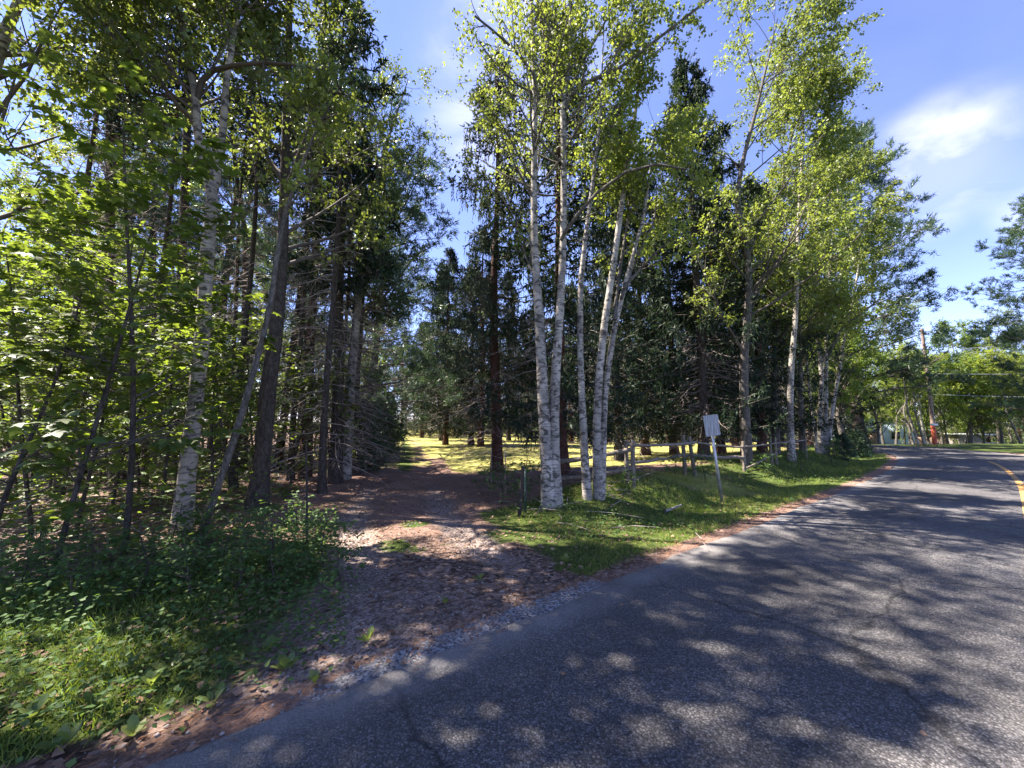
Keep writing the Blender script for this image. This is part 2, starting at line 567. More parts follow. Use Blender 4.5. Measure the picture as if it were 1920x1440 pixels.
M['glass_dark'] = plain('glass_dark', (0.03, 0.035, 0.045), 0.08, var=0.1, bump=0.0)
M['car_paint'] = plain('car_paint', (0.05, 0.06, 0.09), 0.2, 0.3, var=0.1, bump=0.0)
M['tyre'] = plain('tyre', (0.02, 0.02, 0.02), 0.9)
M['grey_plank'] = plain('grey_plank', (0.22, 0.19, 0.17), 0.9, sc=(6, 6, 1))


# ground material driven by zone attributes
def ground_material():
    m, N, L = newmat('forest_ground')
    out = nd(N, 'ShaderNodeOutputMaterial')
    p = nd(N, 'ShaderNodeBsdfPrincipled'); p.inputs['Roughness'].default_value = 0.95; p.inputs['Specular IOR Level'].default_value = 0.15
    tc = nd(N, 'ShaderNodeTexCoord')
    def nse(scale, det=5, rough=0.6, sc=(1, 1, 1), dist=0.0, rot=0.0):
        mp = nd(N, 'ShaderNodeMapping'); mp.inputs['Scale'].default_value = sc; mp.inputs['Rotation'].default_value = (0, 0, rot)
        L.new(tc.outputs['Object'], mp.inputs['Vector'])
        n = nd(N, 'ShaderNodeTexNoise'); n.inputs['Scale'].default_value = scale; n.inputs['Detail'].default_value = det; n.inputs['Roughness'].default_value = rough; n.inputs['Distortion'].default_value = dist
        L.new(mp.outputs['Vector'], n.inputs['Vector'])
        return n.outputs['Fac']
    def mix(fac, a, b):
        mm = nd(N, 'ShaderNodeMix', data_type='RGBA')
        L.new(fac, mm.inputs['Factor']); L.new(a, mm.inputs['A']); L.new(b, mm.inputs['B'])
        return mm.outputs['Result']
    def zone(name, thr=0.5, soft=0.12, ns=9.0, amp=0.5):
        a = nd(N, 'ShaderNodeAttribute', attribute_name=name)
        ad = nd(N, 'ShaderNodeMath', operation='MULTIPLY_ADD'); ad.inputs[1].default_value = amp
        L.new(nse(ns, 5, 0.7), ad.inputs[0])
        sb = nd(N, 'ShaderNodeMath', operation='SUBTRACT'); sb.inputs[1].default_value = amp * 0.5
        L.new(a.outputs['Fac'], sb.inputs[0]); L.new(sb.outputs[0], ad.inputs[2])
        mr = nd(N, 'ShaderNodeMapRange'); mr.inputs['From Min'].default_value = thr - soft; mr.inputs['From Max'].default_value = thr + soft
        L.new(ad.outputs[0], mr.inputs['Value'])
        return mr.outputs['Result']
    # leaf litter: brown flecks
    vo = nd(N, 'ShaderNodeTexVoronoi'); vo.inputs['Scale'].default_value = 26
    L.new(tc.outputs['Object'], vo.inputs['Vector'])
    sep = nd(N, 'ShaderNodeSeparateColor'); L.new(vo.outputs['Color'], sep.inputs['Color'])
    litter = ramp(N, L, sep.outputs['Red'], [(0.0, (0.05, 0.032, 0.024)), (0.4, (0.13, 0.085, 0.065)), (0.75, (0.25, 0.17, 0.135)), (1.0, (0.40, 0.29, 0.24))])
    # reddish needle carpet
    nd1 = nse(42, 4, 0.7, (1, 5, 1), 0.6, 0.4); nd2 = nse(38, 4, 0.7, (5, 1, 1), 0.6, 0.2)
    av = nd(N, 'ShaderNodeMath', operation='MAXIMUM'); L.new(nd1, av.inputs[0]); L.new(nd2, av.inputs[1])
    needle = ramp(N, L, av.outputs[0], [(0.40, (0.09, 0.055, 0.042)), (0.54, (0.26, 0.16, 0.12)), (0.68, (0.46, 0.31, 0.24))])
    # sandy gravel of the tracks
    v2 = nd(N, 'ShaderNodeTexVoronoi'); v2.inputs['Scale'].default_value = 55
    L.new(tc.outputs['Object'], v2.inputs['Vector'])
    s2 = nd(N, 'ShaderNodeSeparateColor'); L.new(v2.outputs['Color'], s2.inputs['Color'])
    sand = ramp(N, L, s2.outputs['Green'], [(0.0, (0.12, 0.09, 0.075)), (0.5, (0.26, 0.20, 0.17)), (1.0, (0.48, 0.39, 0.35))])
    stone = ramp(N, L, s2.outputs['Blue'], [(0.0, (0.10, 0.10, 0.11)), (0.5, (0.24, 0.24, 0.25)), (1.0, (0.46, 0.45, 0.46))])
    green = ramp(N, L, nse(14, 6, 0.75), [(0.3, (0.03, 0.05, 0.012)), (0.5, (0.065, 0.095, 0.02)), (0.72, (0.13, 0.14, 0.045))])
    lawn = ramp(N, L, nse(2.2, 8, 0.8), [(0.3, (0.13, 0.14, 0.035)), (0.48, (0.26, 0.25, 0.07)), (0.62, (0.36, 0.31, 0.12)), (0.75, (0.40, 0.29, 0.19))])
    c = mix(zone('needle', 0.5, 0.2, 5, 0.6), litter, needle)
    c = mix(zone('lawn', 0.5, 0.15, 2.5, 0.6), c, lawn)
    c = mix(zone('green', 0.5, 0.12, 7, 0.8), c, green)
    c = mix(zone('track', 0.5, 0.18, 6, 0.7), c, sand)
    c = mix(zone('apron', 0.5, 0.08, 8, 0.5), c, stone)
    # broad tone variation
    bt = nd(N, 'ShaderNodeMix', data_type='RGBA', blend_type='MULTIPLY'); bt.inputs['Factor'].default_value = 1
    L.new(c, bt.inputs['A']); L.new(ramp(N, L, nse(1.3, 4), [(0.3, 0.72), (0.7, 1.15)]), bt.inputs['B'])
    L.new(bt.outputs['Result'], p.inputs['Base Color'])
    b = nd(N, 'ShaderNodeBump'); b.inputs['Strength'].default_value = 0.9; b.inputs['Distance'].default_value = 0.025
    hh = nd(N, 'ShaderNodeMath', operation='ADD'); L.new(vo.outputs['Distance'], hh.inputs[0]); L.new(av.outputs[0], hh.inputs[1])
    L.new(hh.outputs[0], b.inputs['Height']); L.new(b.outputs['Normal'], p.inputs['Normal'])
    L.new(p.outputs['BSDF'], out.inputs['Surface'])
    return m


def asphalt_material():
    m, N, L = newmat('worn_asphalt')
    out = nd(N, 'ShaderNodeOutputMaterial')
    p = nd(N, 'ShaderNodeBsdfPrincipled'); p.inputs['Roughness'].default_value = 0.72; p.inputs['Specular IOR Level'].default_value = 0.35
    tc = nd(N, 'ShaderNodeTexCoord')
    v = nd(N, 'ShaderNodeTexVoronoi'); v.inputs['Scale'].default_value = 92; v.inputs['Randomness'].default_value = 1
    L.new(tc.outputs['Object'], v.inputs['Vector'])
    s = nd(N, 'ShaderNodeSeparateColor'); L.new(v.outputs['Color'], s.inputs['Color'])
    stone = ramp(N, L, s.outputs['Red'], [(0.0, (0.052, 0.048, 0.048)), (0.45, (0.085, 0.081, 0.084)), (0.75, (0.12, 0.115, 0.117)), (1.0, (0.20, 0.188, 0.187))])
    edge = ramp(N, L, v.outputs['Distance'], [(0.3, 1.0), (0.65, 0.45)])
    m1 = nd(N, 'ShaderNodeMix', data_type='RGBA', blend_type='MULTIPLY'); m1.inputs['Factor'].default_value = 1
    L.new(stone, m1.inputs['A']); L.new(edge, m1.inputs['B'])
    n = nd(N, 'ShaderNodeTexNoise'); n.inputs['Scale'].default_value = 0.9; n.inputs['Detail'].default_value = 7; n.inputs['Roughness'].default_value = 0.62
    L.new(tc.outputs['Object'], n.inputs['Vector'])
    m2 = nd(N, 'ShaderNodeMix', data_type='RGBA', blend_type='MULTIPLY'); m2.inputs['Factor'].default_value = 1
    L.new(m1.outputs['Result'], m2.inputs['A']); L.new(ramp(N, L, n.outputs['Fac'], [(0.3, 0.75), (0.7, 1.3)]), m2.inputs['B'])
    # wheel-path polish, old stains and fine cracks
    n3 = nd(N, 'ShaderNodeTexNoise'); n3.inputs['Scale'].default_value = 0.35; n3.inputs['Detail'].default_value = 5; n3.inputs['Distortion'].default_value = 1.0
    L.new(tc.outputs['Object'], n3.inputs['Vector'])
    m4 = nd(N, 'ShaderNodeMix', data_type='RGBA', blend_type='MULTIPLY'); m4.inputs['Factor'].default_value = 1
    L.new(m2.outputs['Result'], m4.inputs['A']); L.new(ramp(N, L, n3.outputs['Fac'], [(0.38, 0.78), (0.5, 1.0), (0.62, 1.22)]), m4.inputs['B'])
    dn = nd(N, 'ShaderNodeTexNoise'); dn.inputs['Scale'].default_value = 2.5; dn.inputs['Detail'].default_value = 4
    L.new(tc.outputs['Object'], dn.inputs['Vector'])
    vm = nd(N, 'ShaderNodeVectorMath', operation='MULTIPLY_ADD'); vm.inputs[1].default_value = (0.5, 0.5, 0.5)
    L.new(dn.outputs['Color'], vm.inputs[0]); L.new(tc.outputs['Object'], vm.inputs[2])
    ck = nd(N, 'ShaderNodeTexVoronoi', feature='DISTANCE_TO_EDGE'); ck.inputs['Scale'].default_value = 0.42
    L.new(vm.outputs['Vector'], ck.inputs['Vector'])
    m5 = nd(N, 'ShaderNodeMix', data_type='RGBA', blend_type='MULTIPLY'); m5.inputs['Factor'].default_value = 1
    L.new(m4.outputs['Result'], m5.inputs['A']); L.new(ramp(N, L, ck.outputs['Distance'], [(0.0, 0.35), (0.006, 0.6), (0.010, 1.0)]), m5.inputs['B'])
    m2 = m5
    # paler dusty margin near the edges
    a = nd(N, 'ShaderNodeAttribute', attribute_name='margin')
    n2 = nd(N, 'ShaderNodeTexNoise'); n2.inputs['Scale'].default_value = 3.5; n2.inputs['Detail'].default_value = 6
    L.new(tc.outputs['Object'], n2.inputs['Vector'])
    mu = nd(N, 'ShaderNodeMath', operation='MULTIPLY'); L.new(a.outputs['Fac'], mu.inputs[0]); L.new(n2.outputs['Fac'], mu.inputs[1])
    m3 = nd(N, 'ShaderNodeMix', data_type='RGBA'); L.new(mu.outputs[0], m3.inputs['Factor'])
    L.new(m2.outputs['Result'], m3.inputs['A']); m3.inputs['B'].default_value = (0.25, 0.235, 0.225, 1)
    L.new(m3.outputs['Result'], p.inputs['Base Color'])
    b = nd(N, 'ShaderNodeBump'); b.inputs['Strength'].default_value = 0.8; b.inputs['Distance'].default_value = 0.006; b.invert = True
    L.new(v.outputs['Distance'], b.inputs['Height']); L.new(b.outputs['Normal'], p.inputs['Normal'])
    L.new(p.outputs['BSDF'], out.inputs['Surface'])
    return m


def paint_material():
    m, N, L = newmat('yellow_paint')
    out = nd(N, 'ShaderNodeOutputMaterial')
    p = nd(N, 'ShaderNodeBsdfPrincipled'); p.inputs['Roughness'].default_value = 0.7
    tc = nd(N, 'ShaderNodeTexCoord')
    n = nd(N, 'ShaderNodeTexNoise'); n.inputs['Scale'].default_value = 30; n.inputs['Detail'].default_value = 5
    L.new(tc.outputs['Object'], n.inputs['Vector'])
    L.new(ramp(N, L, n.outputs['Fac'], [(0.42, (0.13, 0.11, 0.09)), (0.52, (0.52, 0.26, 0.04)), (0.7, (0.68, 0.36, 0.05))]), p.inputs['Base Color'])
    L.new(p.outputs['BSDF'], out.inputs['Surface'])
    return m


# ------------------------------------------------------------------ ground and road
def spaced(lo, hi, fine_lo, fine_hi, step, grow):
    mid = list(np.arange(fine_lo, fine_hi, step))
    r, s, x = [], step, fine_hi
    while x < hi:
        r.append(x); s = min(s * grow, 60); x += s
    r.append(hi)
    l, s, x = [], step, fine_lo
    while x > lo:
        s = min(s * grow, 60); x -= s; l.append(max(x, lo))
    return np.array(sorted(set(l + mid + r)))


gx = spaced(-900, 900, -5, 8, 0.11, 1.055)
gy = spaced(-300, 900, 0.8, 11, 0.11, 1.055)
X, Y = np.meshgrid(gx, gy)
E, DS = edge_d(X, Y)
DD, DA = pdist(X, Y, DRIVE)
Z = H(X, Y)
nyy, nxx = X.shape
gmb = MB()
ii = np.arange(nyy * nxx).reshape(nyy, nxx)
gmb.add(np.stack([X, Y, Z], -1), np.stack([ii[:-1, :-1], ii[:-1, 1:], ii[1:, 1:], ii[1:, :-1]], -1).reshape(-1, 4))
gme = gmb.mesh('ground', ground_material(), True)


def zones(X, Y):
    E, DS = edge_d(X, Y)
    DD, DA = pdist(X, Y, DRIVE)
    left = DS > 0
    ad = np.abs(DD)
    n1 = fbm(X, Y, 0.8, 21); n2 = fbm(X, Y, 2.0, 22)
    rs0 = DD < 0
    mouth = 1 + 0.4 * (1 - sstep(2.8, 4.6, Y))
    drive = (1 - sstep(np.where(rs0, 1.0, 0.8), np.where(rs0, 1.5, 1.25), ad / mouth)) * left
    # tracks: two wheel lines
    tr = np.exp(-((ad / mouth - 0.72) / 0.36) ** 2)
    tr = np.maximum(tr, 0.8 * (1 - sstep(3.5, 6.5, Y)) * (1 - sstep(0.9, 1.6, ad / mouth)))
    track = tr * left * sstep(0.0, 0.3, E) * (0.30 + 0.8 * n1) * (1 - 0.5 * sstep(7, 12, Y))
    rightside = DD < 0
    fence = E - 3.3
    # open clearing
    lawn = sstep(11.0, 13.5, Y) * rightside * sstep(1.0, 2.0, ad) * (1 - sstep(0.62, 0.8, X / np.maximum(Y, 1))) * (0.55 + 0.7 * n1)
    lawn = np.maximum(lawn, sstep(14, 20, Y) * (1 - sstep(3, 7, ad)) * (1 - 0.9 * np.exp(-((ad - 0.72) / 0.3) ** 2)) * 0.9)
    lawn = np.maximum(lawn, 0.75 * (ad < 1.0) * sstep(12, 15, Y) * n1 * 1.5)
    lawn = np.maximum(lawn, (X > 14) * sstep(1.0, 6.0, E) * 0.4)
    # moss on the bank
    bx, by = 4.6, 9.9
    moss = 0.95 * np.exp(-(((X - bx) / 1.8) ** 2 + ((Y - by) / 0.9) ** 2))
    lawn = np.maximum(lawn, moss)
    green = np.zeros_like(X)
    verge = sstep(np.where(rightside, 0.08, 0.22), np.where(rightside, 0.45, 0.6), E) * (1 - sstep(3.0, 3.9, E)) * left
    green = np.maximum(green, verge * (1 - drive) * (0.45 + 0.9 * n2) * np.where(rightside, 0.95, 0.9))
    green = np.maximum(green, (np.exp(-(ad / 0.42) ** 2) * sstep(9.0, 15, Y)) * (0.4 + 0.7 * n1))
    green = np.maximum(green, ((DS < 0) & (E > 0.5)) * 0.8)
    green = np.maximum(green, left * (E > 0.25) * (Y < 6.5) * (ad < 2.2) * 0.75 * sstep(0.56, 0.66, fbm(X, Y, 1.7, 29)))
    green = green * (1 - 0.8 * moss)
    needle = (1 - sstep(0.0, 0.5, E)) * (0.2 + 0.9 * n2)
    needle = np.maximum(needle, (1 - sstep(3.0, 5.0, ad)) * sstep(4.0, 6.5, Y) * (0.35 + 0.8 * n2))
    needle = np.maximum(needle, rightside * sstep(9.5, 11, Y) * (1 - sstep(13, 17, Y)) * 0.8)
    needle = np.maximum(needle, (left & (X > 9)) * 0.75)
    sd, sa = pdist(X, Y, ROAD)
    ap = np.exp(-((E - 0.04) / 0.16) ** 2) * left * (1 - sstep(0.7, 1.1, X)) * sstep(-1.6, -0.8, X) * 1.1
    return dict(track=track, lawn=lawn, green=green, needle=needle, apron=ap)


for k, a in zones(X, Y).items():
    at = gme.attributes.new(k, 'FLOAT', 'POINT')
    at.data.foreach_set('value', np.clip(a, 0, 1.3).ravel().astype(np.float32))
link('ground', gme, kind='structure')


def resample(line, step):
    seg = np.hypot(*np.diff(line, axis=0).T)
    s = np.concatenate([[0], np.cumsum(seg)])
    t = np.arange(0, s[-1], step)
    return np.stack([np.interp(t, s, line[:, 0]), np.interp(t, s, line[:, 1])], -1), t


rc, rs = resample(ROAD, 0.14)
tan = nz(np.gradient(rc, axis=0))
nor = np.stack([-tan[:, 1], tan[:, 0]], -1)
us = np.array([-1, -0.985, -0.95, -0.85, -0.6, -0.3, 0, 0.3, 0.6, 0.85, 0.95, 0.985, 1])
rj = 0.10 * (fbm(rs, rs * 0, 1.3, 31, 4) - 0.5) * 2
rj2 = 0.10 * (fbm(rs, rs * 0, 1.1, 35, 4) - 0.5) * 2
wj = HALF + np.where(us[None] > 0, rj[:, None], rj2[:, None]) * (np.abs(us) > 0.9)
RP = rc[:, None] + nor[:, None] * (us[None, :, None] * wj[..., None])
RZ = np.empty(RP.shape[:2])
ctr = H(RP[..., 0], RP[..., 1])
ez, _ = edge_d(RP[..., 0], RP[..., 1])
RZ = ctr + np.where(ez < 0, 0.07 * sstep(0, 0.5, -ez), 0) + 0.012 + 0.010 * (1 - np.abs(us[None]) ** 2)
RZ[:, [0, -1]] = ctr[:, [0, -1]] + 0.002
rmb = MB()
n0, n1_ = RP.shape[:2]
jj = np.arange(n0 * n1_).reshape(n0, n1_)
rmb.add(np.concatenate([RP, RZ[..., None]], -1), np.stack([jj[:-1, :-1], jj[1:, :-1], jj[1:, 1:], jj[:-1, 1:]], -1).reshape(-1, 4)[:, ::-1])
rme = rmb.mesh('road', asphalt_material(), True)
at = rme.attributes.new('margin', 'FLOAT', 'POINT')
at.data.foreach_set('value', (np.broadcast_to(sstep(0.8, 1.0, np.abs(us))[None], (n0, n1_)) * 1.0).ravel().astype(np.float32))
link('road', rme, kind='structure')
# centre line
lm = MB()
sel = (rs > 40) & (rc[:, 1] < 15.8) & (rc[:, 1] > -2)
lp = []
for off in (-0.06, 0.05):
    q = rc[sel] + nor[sel] * off
    lp.append(np.column_stack([q, H(q[:, 0], q[:, 1]) + 0.07 + 0.012 + 0.010 + 0.004]))
n = len(lp[0])
lm.add(np.vstack(lp), [[i, i + 1, n + i + 1, n + i] for i in range(n - 1)])
link('yellow_centre_line', lm.mesh('line', paint_material()), kind='structure')


# ------------------------------------------------------------------ tree growing
def smooth_path(pts, rad, k):
    pts = np.array(pts, float); rad = np.array(rad, float)
    c = catmull(list(np.column_stack([pts, rad])), 6)
    t = np.linspace(0, len(c) - 1, k)
    i = np.clip(t.astype(int), 0, len(c) - 2); f = (t - i)[:, None]
    c = c[i] * (1 - f) + c[i + 1] * f
    return c[:, :3], np.maximum(c[:, 3], 0.004)


def spawn(rng, P, R, cnt, t0, t1, ang, L, up=0.3, jit=0.25, k=5, rr=0.5, taper=0.35, r_min=0.003):
    n, kk, _ = P.shape
    idx = np.repeat(np.arange(n), cnt)
    m = len(idx)
    t = rng.uniform(t0, t1, m) * (kk - 1)
    i = np.clip(t.astype(int), 0, kk - 2); f = (t - i)
    p = P[idx, i] * (1 - f)[:, None] + P[idx, i + 1] * f[:, None]
    r = R[idx, i] * (1 - f) + R[idx, i + 1] * f
    T = nz(P[idx, i + 1] - P[idx, i])
    rv = nz(rng.normal(size=(m, 3)))
    per = nz(np.cross(T, rv))
    a = np.radians(ang + rng.normal(0, 9, m))[:, None]
    d = nz(np.cos(a) * T + np.sin(a) * per)
    Lm = L * rng.uniform(0.6, 1.2, m) * (1.15 - 0.55 * (t / (kk - 1)))
    pts = [p]
    for s in range(1, k):
        d = nz(d + np.array([0, 0, up / k]) + jit * rng.normal(size=(m, 3)) / k * 1.5)
        pts.append(pts[-1] + d * (Lm / (k - 1))[:, None])
    Pn = np.stack(pts, 1)
    R0 = np.maximum(r * rr, r_min)
    Rn = R0[:, None] * np.linspace(1, taper, k)[None]
    return Pn, np.maximum(Rn, r_min * 0.6)


def along(rng, P, per, t0=0.15, t1=1.0):
    n, kk, _ = P.shape
    idx = np.repeat(np.arange(n), per)
    t = rng.uniform(t0, t1, len(idx)) * (kk - 1)
    i = np.clip(t.astype(int), 0, kk - 2); f = (t - i)[:, None]
    return P[idx, i] * (1 - f) + P[idx, i + 1] * f, nz(P[idx, i + 1] - P[idx, i])


def leafy(rng, mb, tw, per, size, droop=0.6, flat=0.4, tmpl=(KITE_V, KITE_F), wid=1.0, t0=0.1, drop=None):
    C, T = along(rng, tw, per, t0, 1.0)
    n = len(C)
    D = nz(T * 0.4 + rng.normal(size=(n, 3)) * 0.7 + np.array([0, 0, -droop]))
    Nn = nz(rng.normal(size=(n, 3)) * (1 - flat) + np.array([0, 0, 1.0]) * (0.25 + flat))
    C = C + rng.normal(size=(n, 3)) * 0.03
    if drop is not None:
        keep = drop(C)
        C, D, Nn = C[keep], D[keep], Nn[keep]
        n = len(C)
    mb.leaves(C, D, Nn, size * rng.uniform(0.65, 1.2, n), *tmpl, wid=wid)


def broadleaf(seed, stems, nb=22, t0=0.35, blen=2.4, n2=7, n3=5, per=12, leaf=0.07, up=0.5, limbs=(), crown_r=None, droop=0.6, ang=52, sides=10, flat=0.4, tmpl=(KITE_V, KITE_F), tmax=0.99):
    """stems: list of (pts, radii); returns meshes: trunks[], limbs, leaves"""
    rng = RG(seed)
    trunks, lmb, fol = [], MB(), MB()
    L1P, L1R = [], []
    for pts, rad in stems:
        k = 26
        P, R = smooth_path(pts, rad, k)
        t = MB(); t.tubes(P, R, sides, rough=0.10, rng=rng)
        # branch stubs and swellings
        trunks.append(t)
        bp, br = spawn(rng, P[None], R[None], nb, t0, tmax, ang, blen, up, 0.3, 7, 0.42, 0.2)
        L1P.append(bp); L1R.append(br)
    for pts, rad in limbs:
        P, R = smooth_path(pts, rad, 7)
        L1P.append(P[None]); L1R.append(R[None])
    P1 = np.concatenate(L1P); R1 = np.concatenate(L1R)
    lmb.tubes(P1, R1, 5, cap=False)
    P2, R2 = spawn(rng, P1, R1, n2, 0.2, 1.0, 45, blen * 0.42, up * 0.6, 0.45, 5, 0.5, 0.3)
    lmb.tubes(P2, R2, 4, cap=False)
    P3, R3 = spawn(rng, P2, R2, n3, 0.15, 1.0, 42, blen * 0.2, -0.25, 0.6, 4, 0.6, 0.4, 0.0025)
    lmb.tubes(P3[::3], R3[::3], 3, cap=False)
    leafy(rng, fol, P3, per, leaf, droop, flat, tmpl)
    leafy(rng, fol, P2, max(1, per // 3), leaf, droop, flat, tmpl, t0=0.5)
    return trunks, lmb, fol


def spruce(seed, h=14, r0=0.17, base=1.6, rad=2.6, whorl=0.42, per=6, hang=0.55, dens=1.0, dead=True, sparse=0.0, fine=1.0, dtop=3.0, dn=2):
    rng = RG(seed)
    tr, tw, fol, dd = MB(), MB(), MB(), MB()
    k = 20
    zz = np.linspace(0, h, k)
    P = np.column_stack([0.05 * np.sin(zz * 0.7 + seed), 0.05 * np.cos(zz * 0.6 + seed * 2), zz])
    R = r0 * (1 - zz / h) ** 0.8 + 0.01
    R[0] *= 1.35
    tr.tubes(P, R, 9, rough=0.08, rng=rng)
    zs = np.arange(base, h - 0.1, whorl)
    B, BR, BL = [], [], []
    for z in zs:
        f = (z - base) / (h - base)
        for j in range(per):
            if rng.random() < sparse:
                continue
            az = rng.uniform(0, 2 * np.pi)
            L = rad * (1 - f) ** 0.75 * rng.uniform(0.7, 1.12) * (0.75 + 0.25 * min(1, f * 6)) + 0.15
            s = np.linspace(0, 1, 7)
            sag = -0.38 * (1 - f) - 0.05
            x = L * s
            zc = z + rng.uniform(-0.12, 0.12) + L * (sag * s + (0.16 + 0.28 * (1 - f)) * s ** 2.4)
            wob = rng.normal(0, 0.05, 7) * s * L
            pts = np.column_stack([np.cos(az) * x - np.sin(az) * wob, np.sin(az) * x + np.cos(az) * wob, zc])
            B.append(pts); BR.append(np.linspace(0.028 * (1 - f * 0.6), 0.005, 7)); BL.append(L)
    B = np.array(B); BR = np.array(BR); BL = np.array(BL)
    tw.tubes(B, BR, 4, cap=False)
    # side twigs, then hanging sprays
    S, SR = spawn(rng, B, BR, int(13 * dens), 0.15, 1.0, 58, 0.42, -0.35, 0.2, 4, 0.4, 0.4, 0.003)
    C, T = along(rng, np.concatenate([S]), max(1, int(2.4 * dens)), 0.05, 1.0)
    n = len(C)
    m = 5
    Ln = hang * rng.uniform(0.35, 1.1, n)
    d = nz(T * 0.35 + rng.normal(size=(n, 3)) * 0.12 + np.array([0, 0, -1.0 if hang > 0.3 else -0.2]))
    for q in range(m):
        c = C + d * (Ln * q / m)[:, None]
        d = nz(d + rng.normal(size=(n, 3)) * 0.10 + np.array([0, 0, -0.35 if hang > 0.3 else -0.1]))
        fol.leaves(c, d, nz(rng.normal(size=(n, 3))), Ln / m * 1.4, KITE_V, KITE_F, wid=0.36 * fine)
    C, T = along(rng, S, max(2, int(7 * dens)), 0.0, 1.0)
    n = len(C)
    fol.leaves(C, nz(T + rng.normal(size=(n, 3)) * 0.6 + [0, 0, -.15]), nz(rng.normal(size=(n, 3)) + np.array([0, 0, 0.8])), 0.15 * rng.uniform(0.6, 1.3, n), KITE_V, KITE_F, wid=0.5)
    # needles on the branch axes
    C, T = along(rng, B, int(44 * dens), 0.12, 1.0)
    n = len(C)
    fol.leaves(C, nz(T + rng.normal(size=(n, 3)) * 0.7), nz(rng.normal(size=(n, 3)) + np.array([0, 0, 0.8])), 0.16 * rng.uniform(0.6, 1.3, n), KITE_V, KITE_F, wid=0.5)
    if dead:
        zs = np.arange(0.7, base + dtop, 0.13)
        D0 = []
        for z in zs:
            for j in range(dn):
                az = rng.uniform(0, 2 * np.pi); L = rng.uniform(0.8, 2.1)
                s = np.linspace(0, 1, 6)
                pts = np.column_stack([np.cos(az) * L * s, np.sin(az) * L * s, z + L * (-0.12 * s - 0.2 * s * s)])
                pts[1:] += rng.normal(0, 0.03, (5, 3))
                D0.append(pts)
        D0 = np.array(D0)
        R0_ = np.broadcast_to(np.linspace(0.013, 0.004, 6), D0.shape[:2])
        dd.tubes(D0, R0_, 3, cap=False)
        D1, D1R = spawn(rng, D0, R0_, 5, 0.2, 1.0, 50, 0.5, -0.2, 0.5, 4, 0.55, 0.4, 0.003)
        dd.tubes(D1, D1R, 3, cap=False)
        D2, D2R = spawn(rng, D1, D1R, 3, 0.2, 1.0, 45, 0.22, -0.2, 0.5, 3, 0.7, 0.5, 0.0025)
        dd.tubes(D2, D2R, 3, cap=False)
    return tr, tw, fol, dd


def pine(seed, h=15, r0=0.22, base=3.0, rad=3.6, whorl=0.65, per=5, ntuft=1.0):
    rng = RG(seed)
    tr, tw, fol = MB(), MB(), MB()
    k = 18
    zz = np.linspace(0, h, k)
    P = np.column_stack([0.12 * np.sin(zz * 0.5 + seed), 0.12 * np.cos(zz * 0.4 + seed * 2), zz])
    R = r0 * (1 - zz / h) ** 0.75 + 0.015
    R[0] *= 1.3
    tr.tubes(P, R, 10, rough=0.08, rng=rng)
    B, BR = [], []
    for z in np.arange(base, h - 0.2, whorl):
        f = (z - base) / (h - base)
        for j in range(per):
            az = rng.uniform(0, 2 * np.pi)
            L = rad * (1 - f ** 1.5) ** 0.8 * rng.uniform(0.55, 1.15) * (0.7 + 0.3 * min(1, f * 4)) + 0.3
            s = np.linspace(0, 1, 7)
            zc = z + L * ((0.05 + 0.35 * f) * s + 0.10 * s * s) + rng.normal(0, 0.03, 7) * s * L
            wob = np.cumsum(rng.normal(0, 0.04, 7)) * L * s
            B.append(np.column_stack([np.cos(az) * L * s - np.sin(az) * wob, np.sin(az) * L * s + np.cos(az) * wob, zc]))
            BR.append(np.linspace(0.045 * (1 - f * 0.6), 0.008, 7))
    B = np.array(B); BR = np.array(BR)
    tw.tubes(B, BR, 5, cap=False)
    # flat side branches
    S, SR = spawn(rng, B, BR, 8, 0.3, 1.0, 50, rad * 0.3, 0.25, 0.25, 5, 0.5, 0.4)
    mid = B.mean(1)
    tw.tubes(S, SR, 4, cap=False)
    U, UR = spawn(rng, S, SR, 4, 0.3, 1.0, 45, rad * 0.1, 0.5, 0.3, 3, 0.6, 0.5, 0.003)
    # flatten vertical spread of sprays a little so boughs read as plates
    tips = np.concatenate([U[:, -1], U[:, 1], S[:, -1], S[:, 3]])
    dirs = nz(np.concatenate([U[:, -1] - U[:, -2], U[:, -1] - U[:, 0], S[:, -1] - S[:, -2], S[:, 3] - S[:, 2]]))
    nn = max(1, int(9 * ntuft))
    idx = np.repeat(np.arange(len(tips)), nn)
    n = len(idx)
    D = nz(dirs[idx] * 0.8 + rng.normal(size=(n, 3)) * 0.55 + np.array([0, 0, 0.15]))
    fol.leaves(tips[idx] + rng.normal(size=(n, 3)) * 0.035, D, nz(rng.normal(size=(n, 3))), 0.17 * rng.uniform(0.7, 1.25, n), NEED_V, NEED_F, wid=1.3)
    return tr, tw, fol


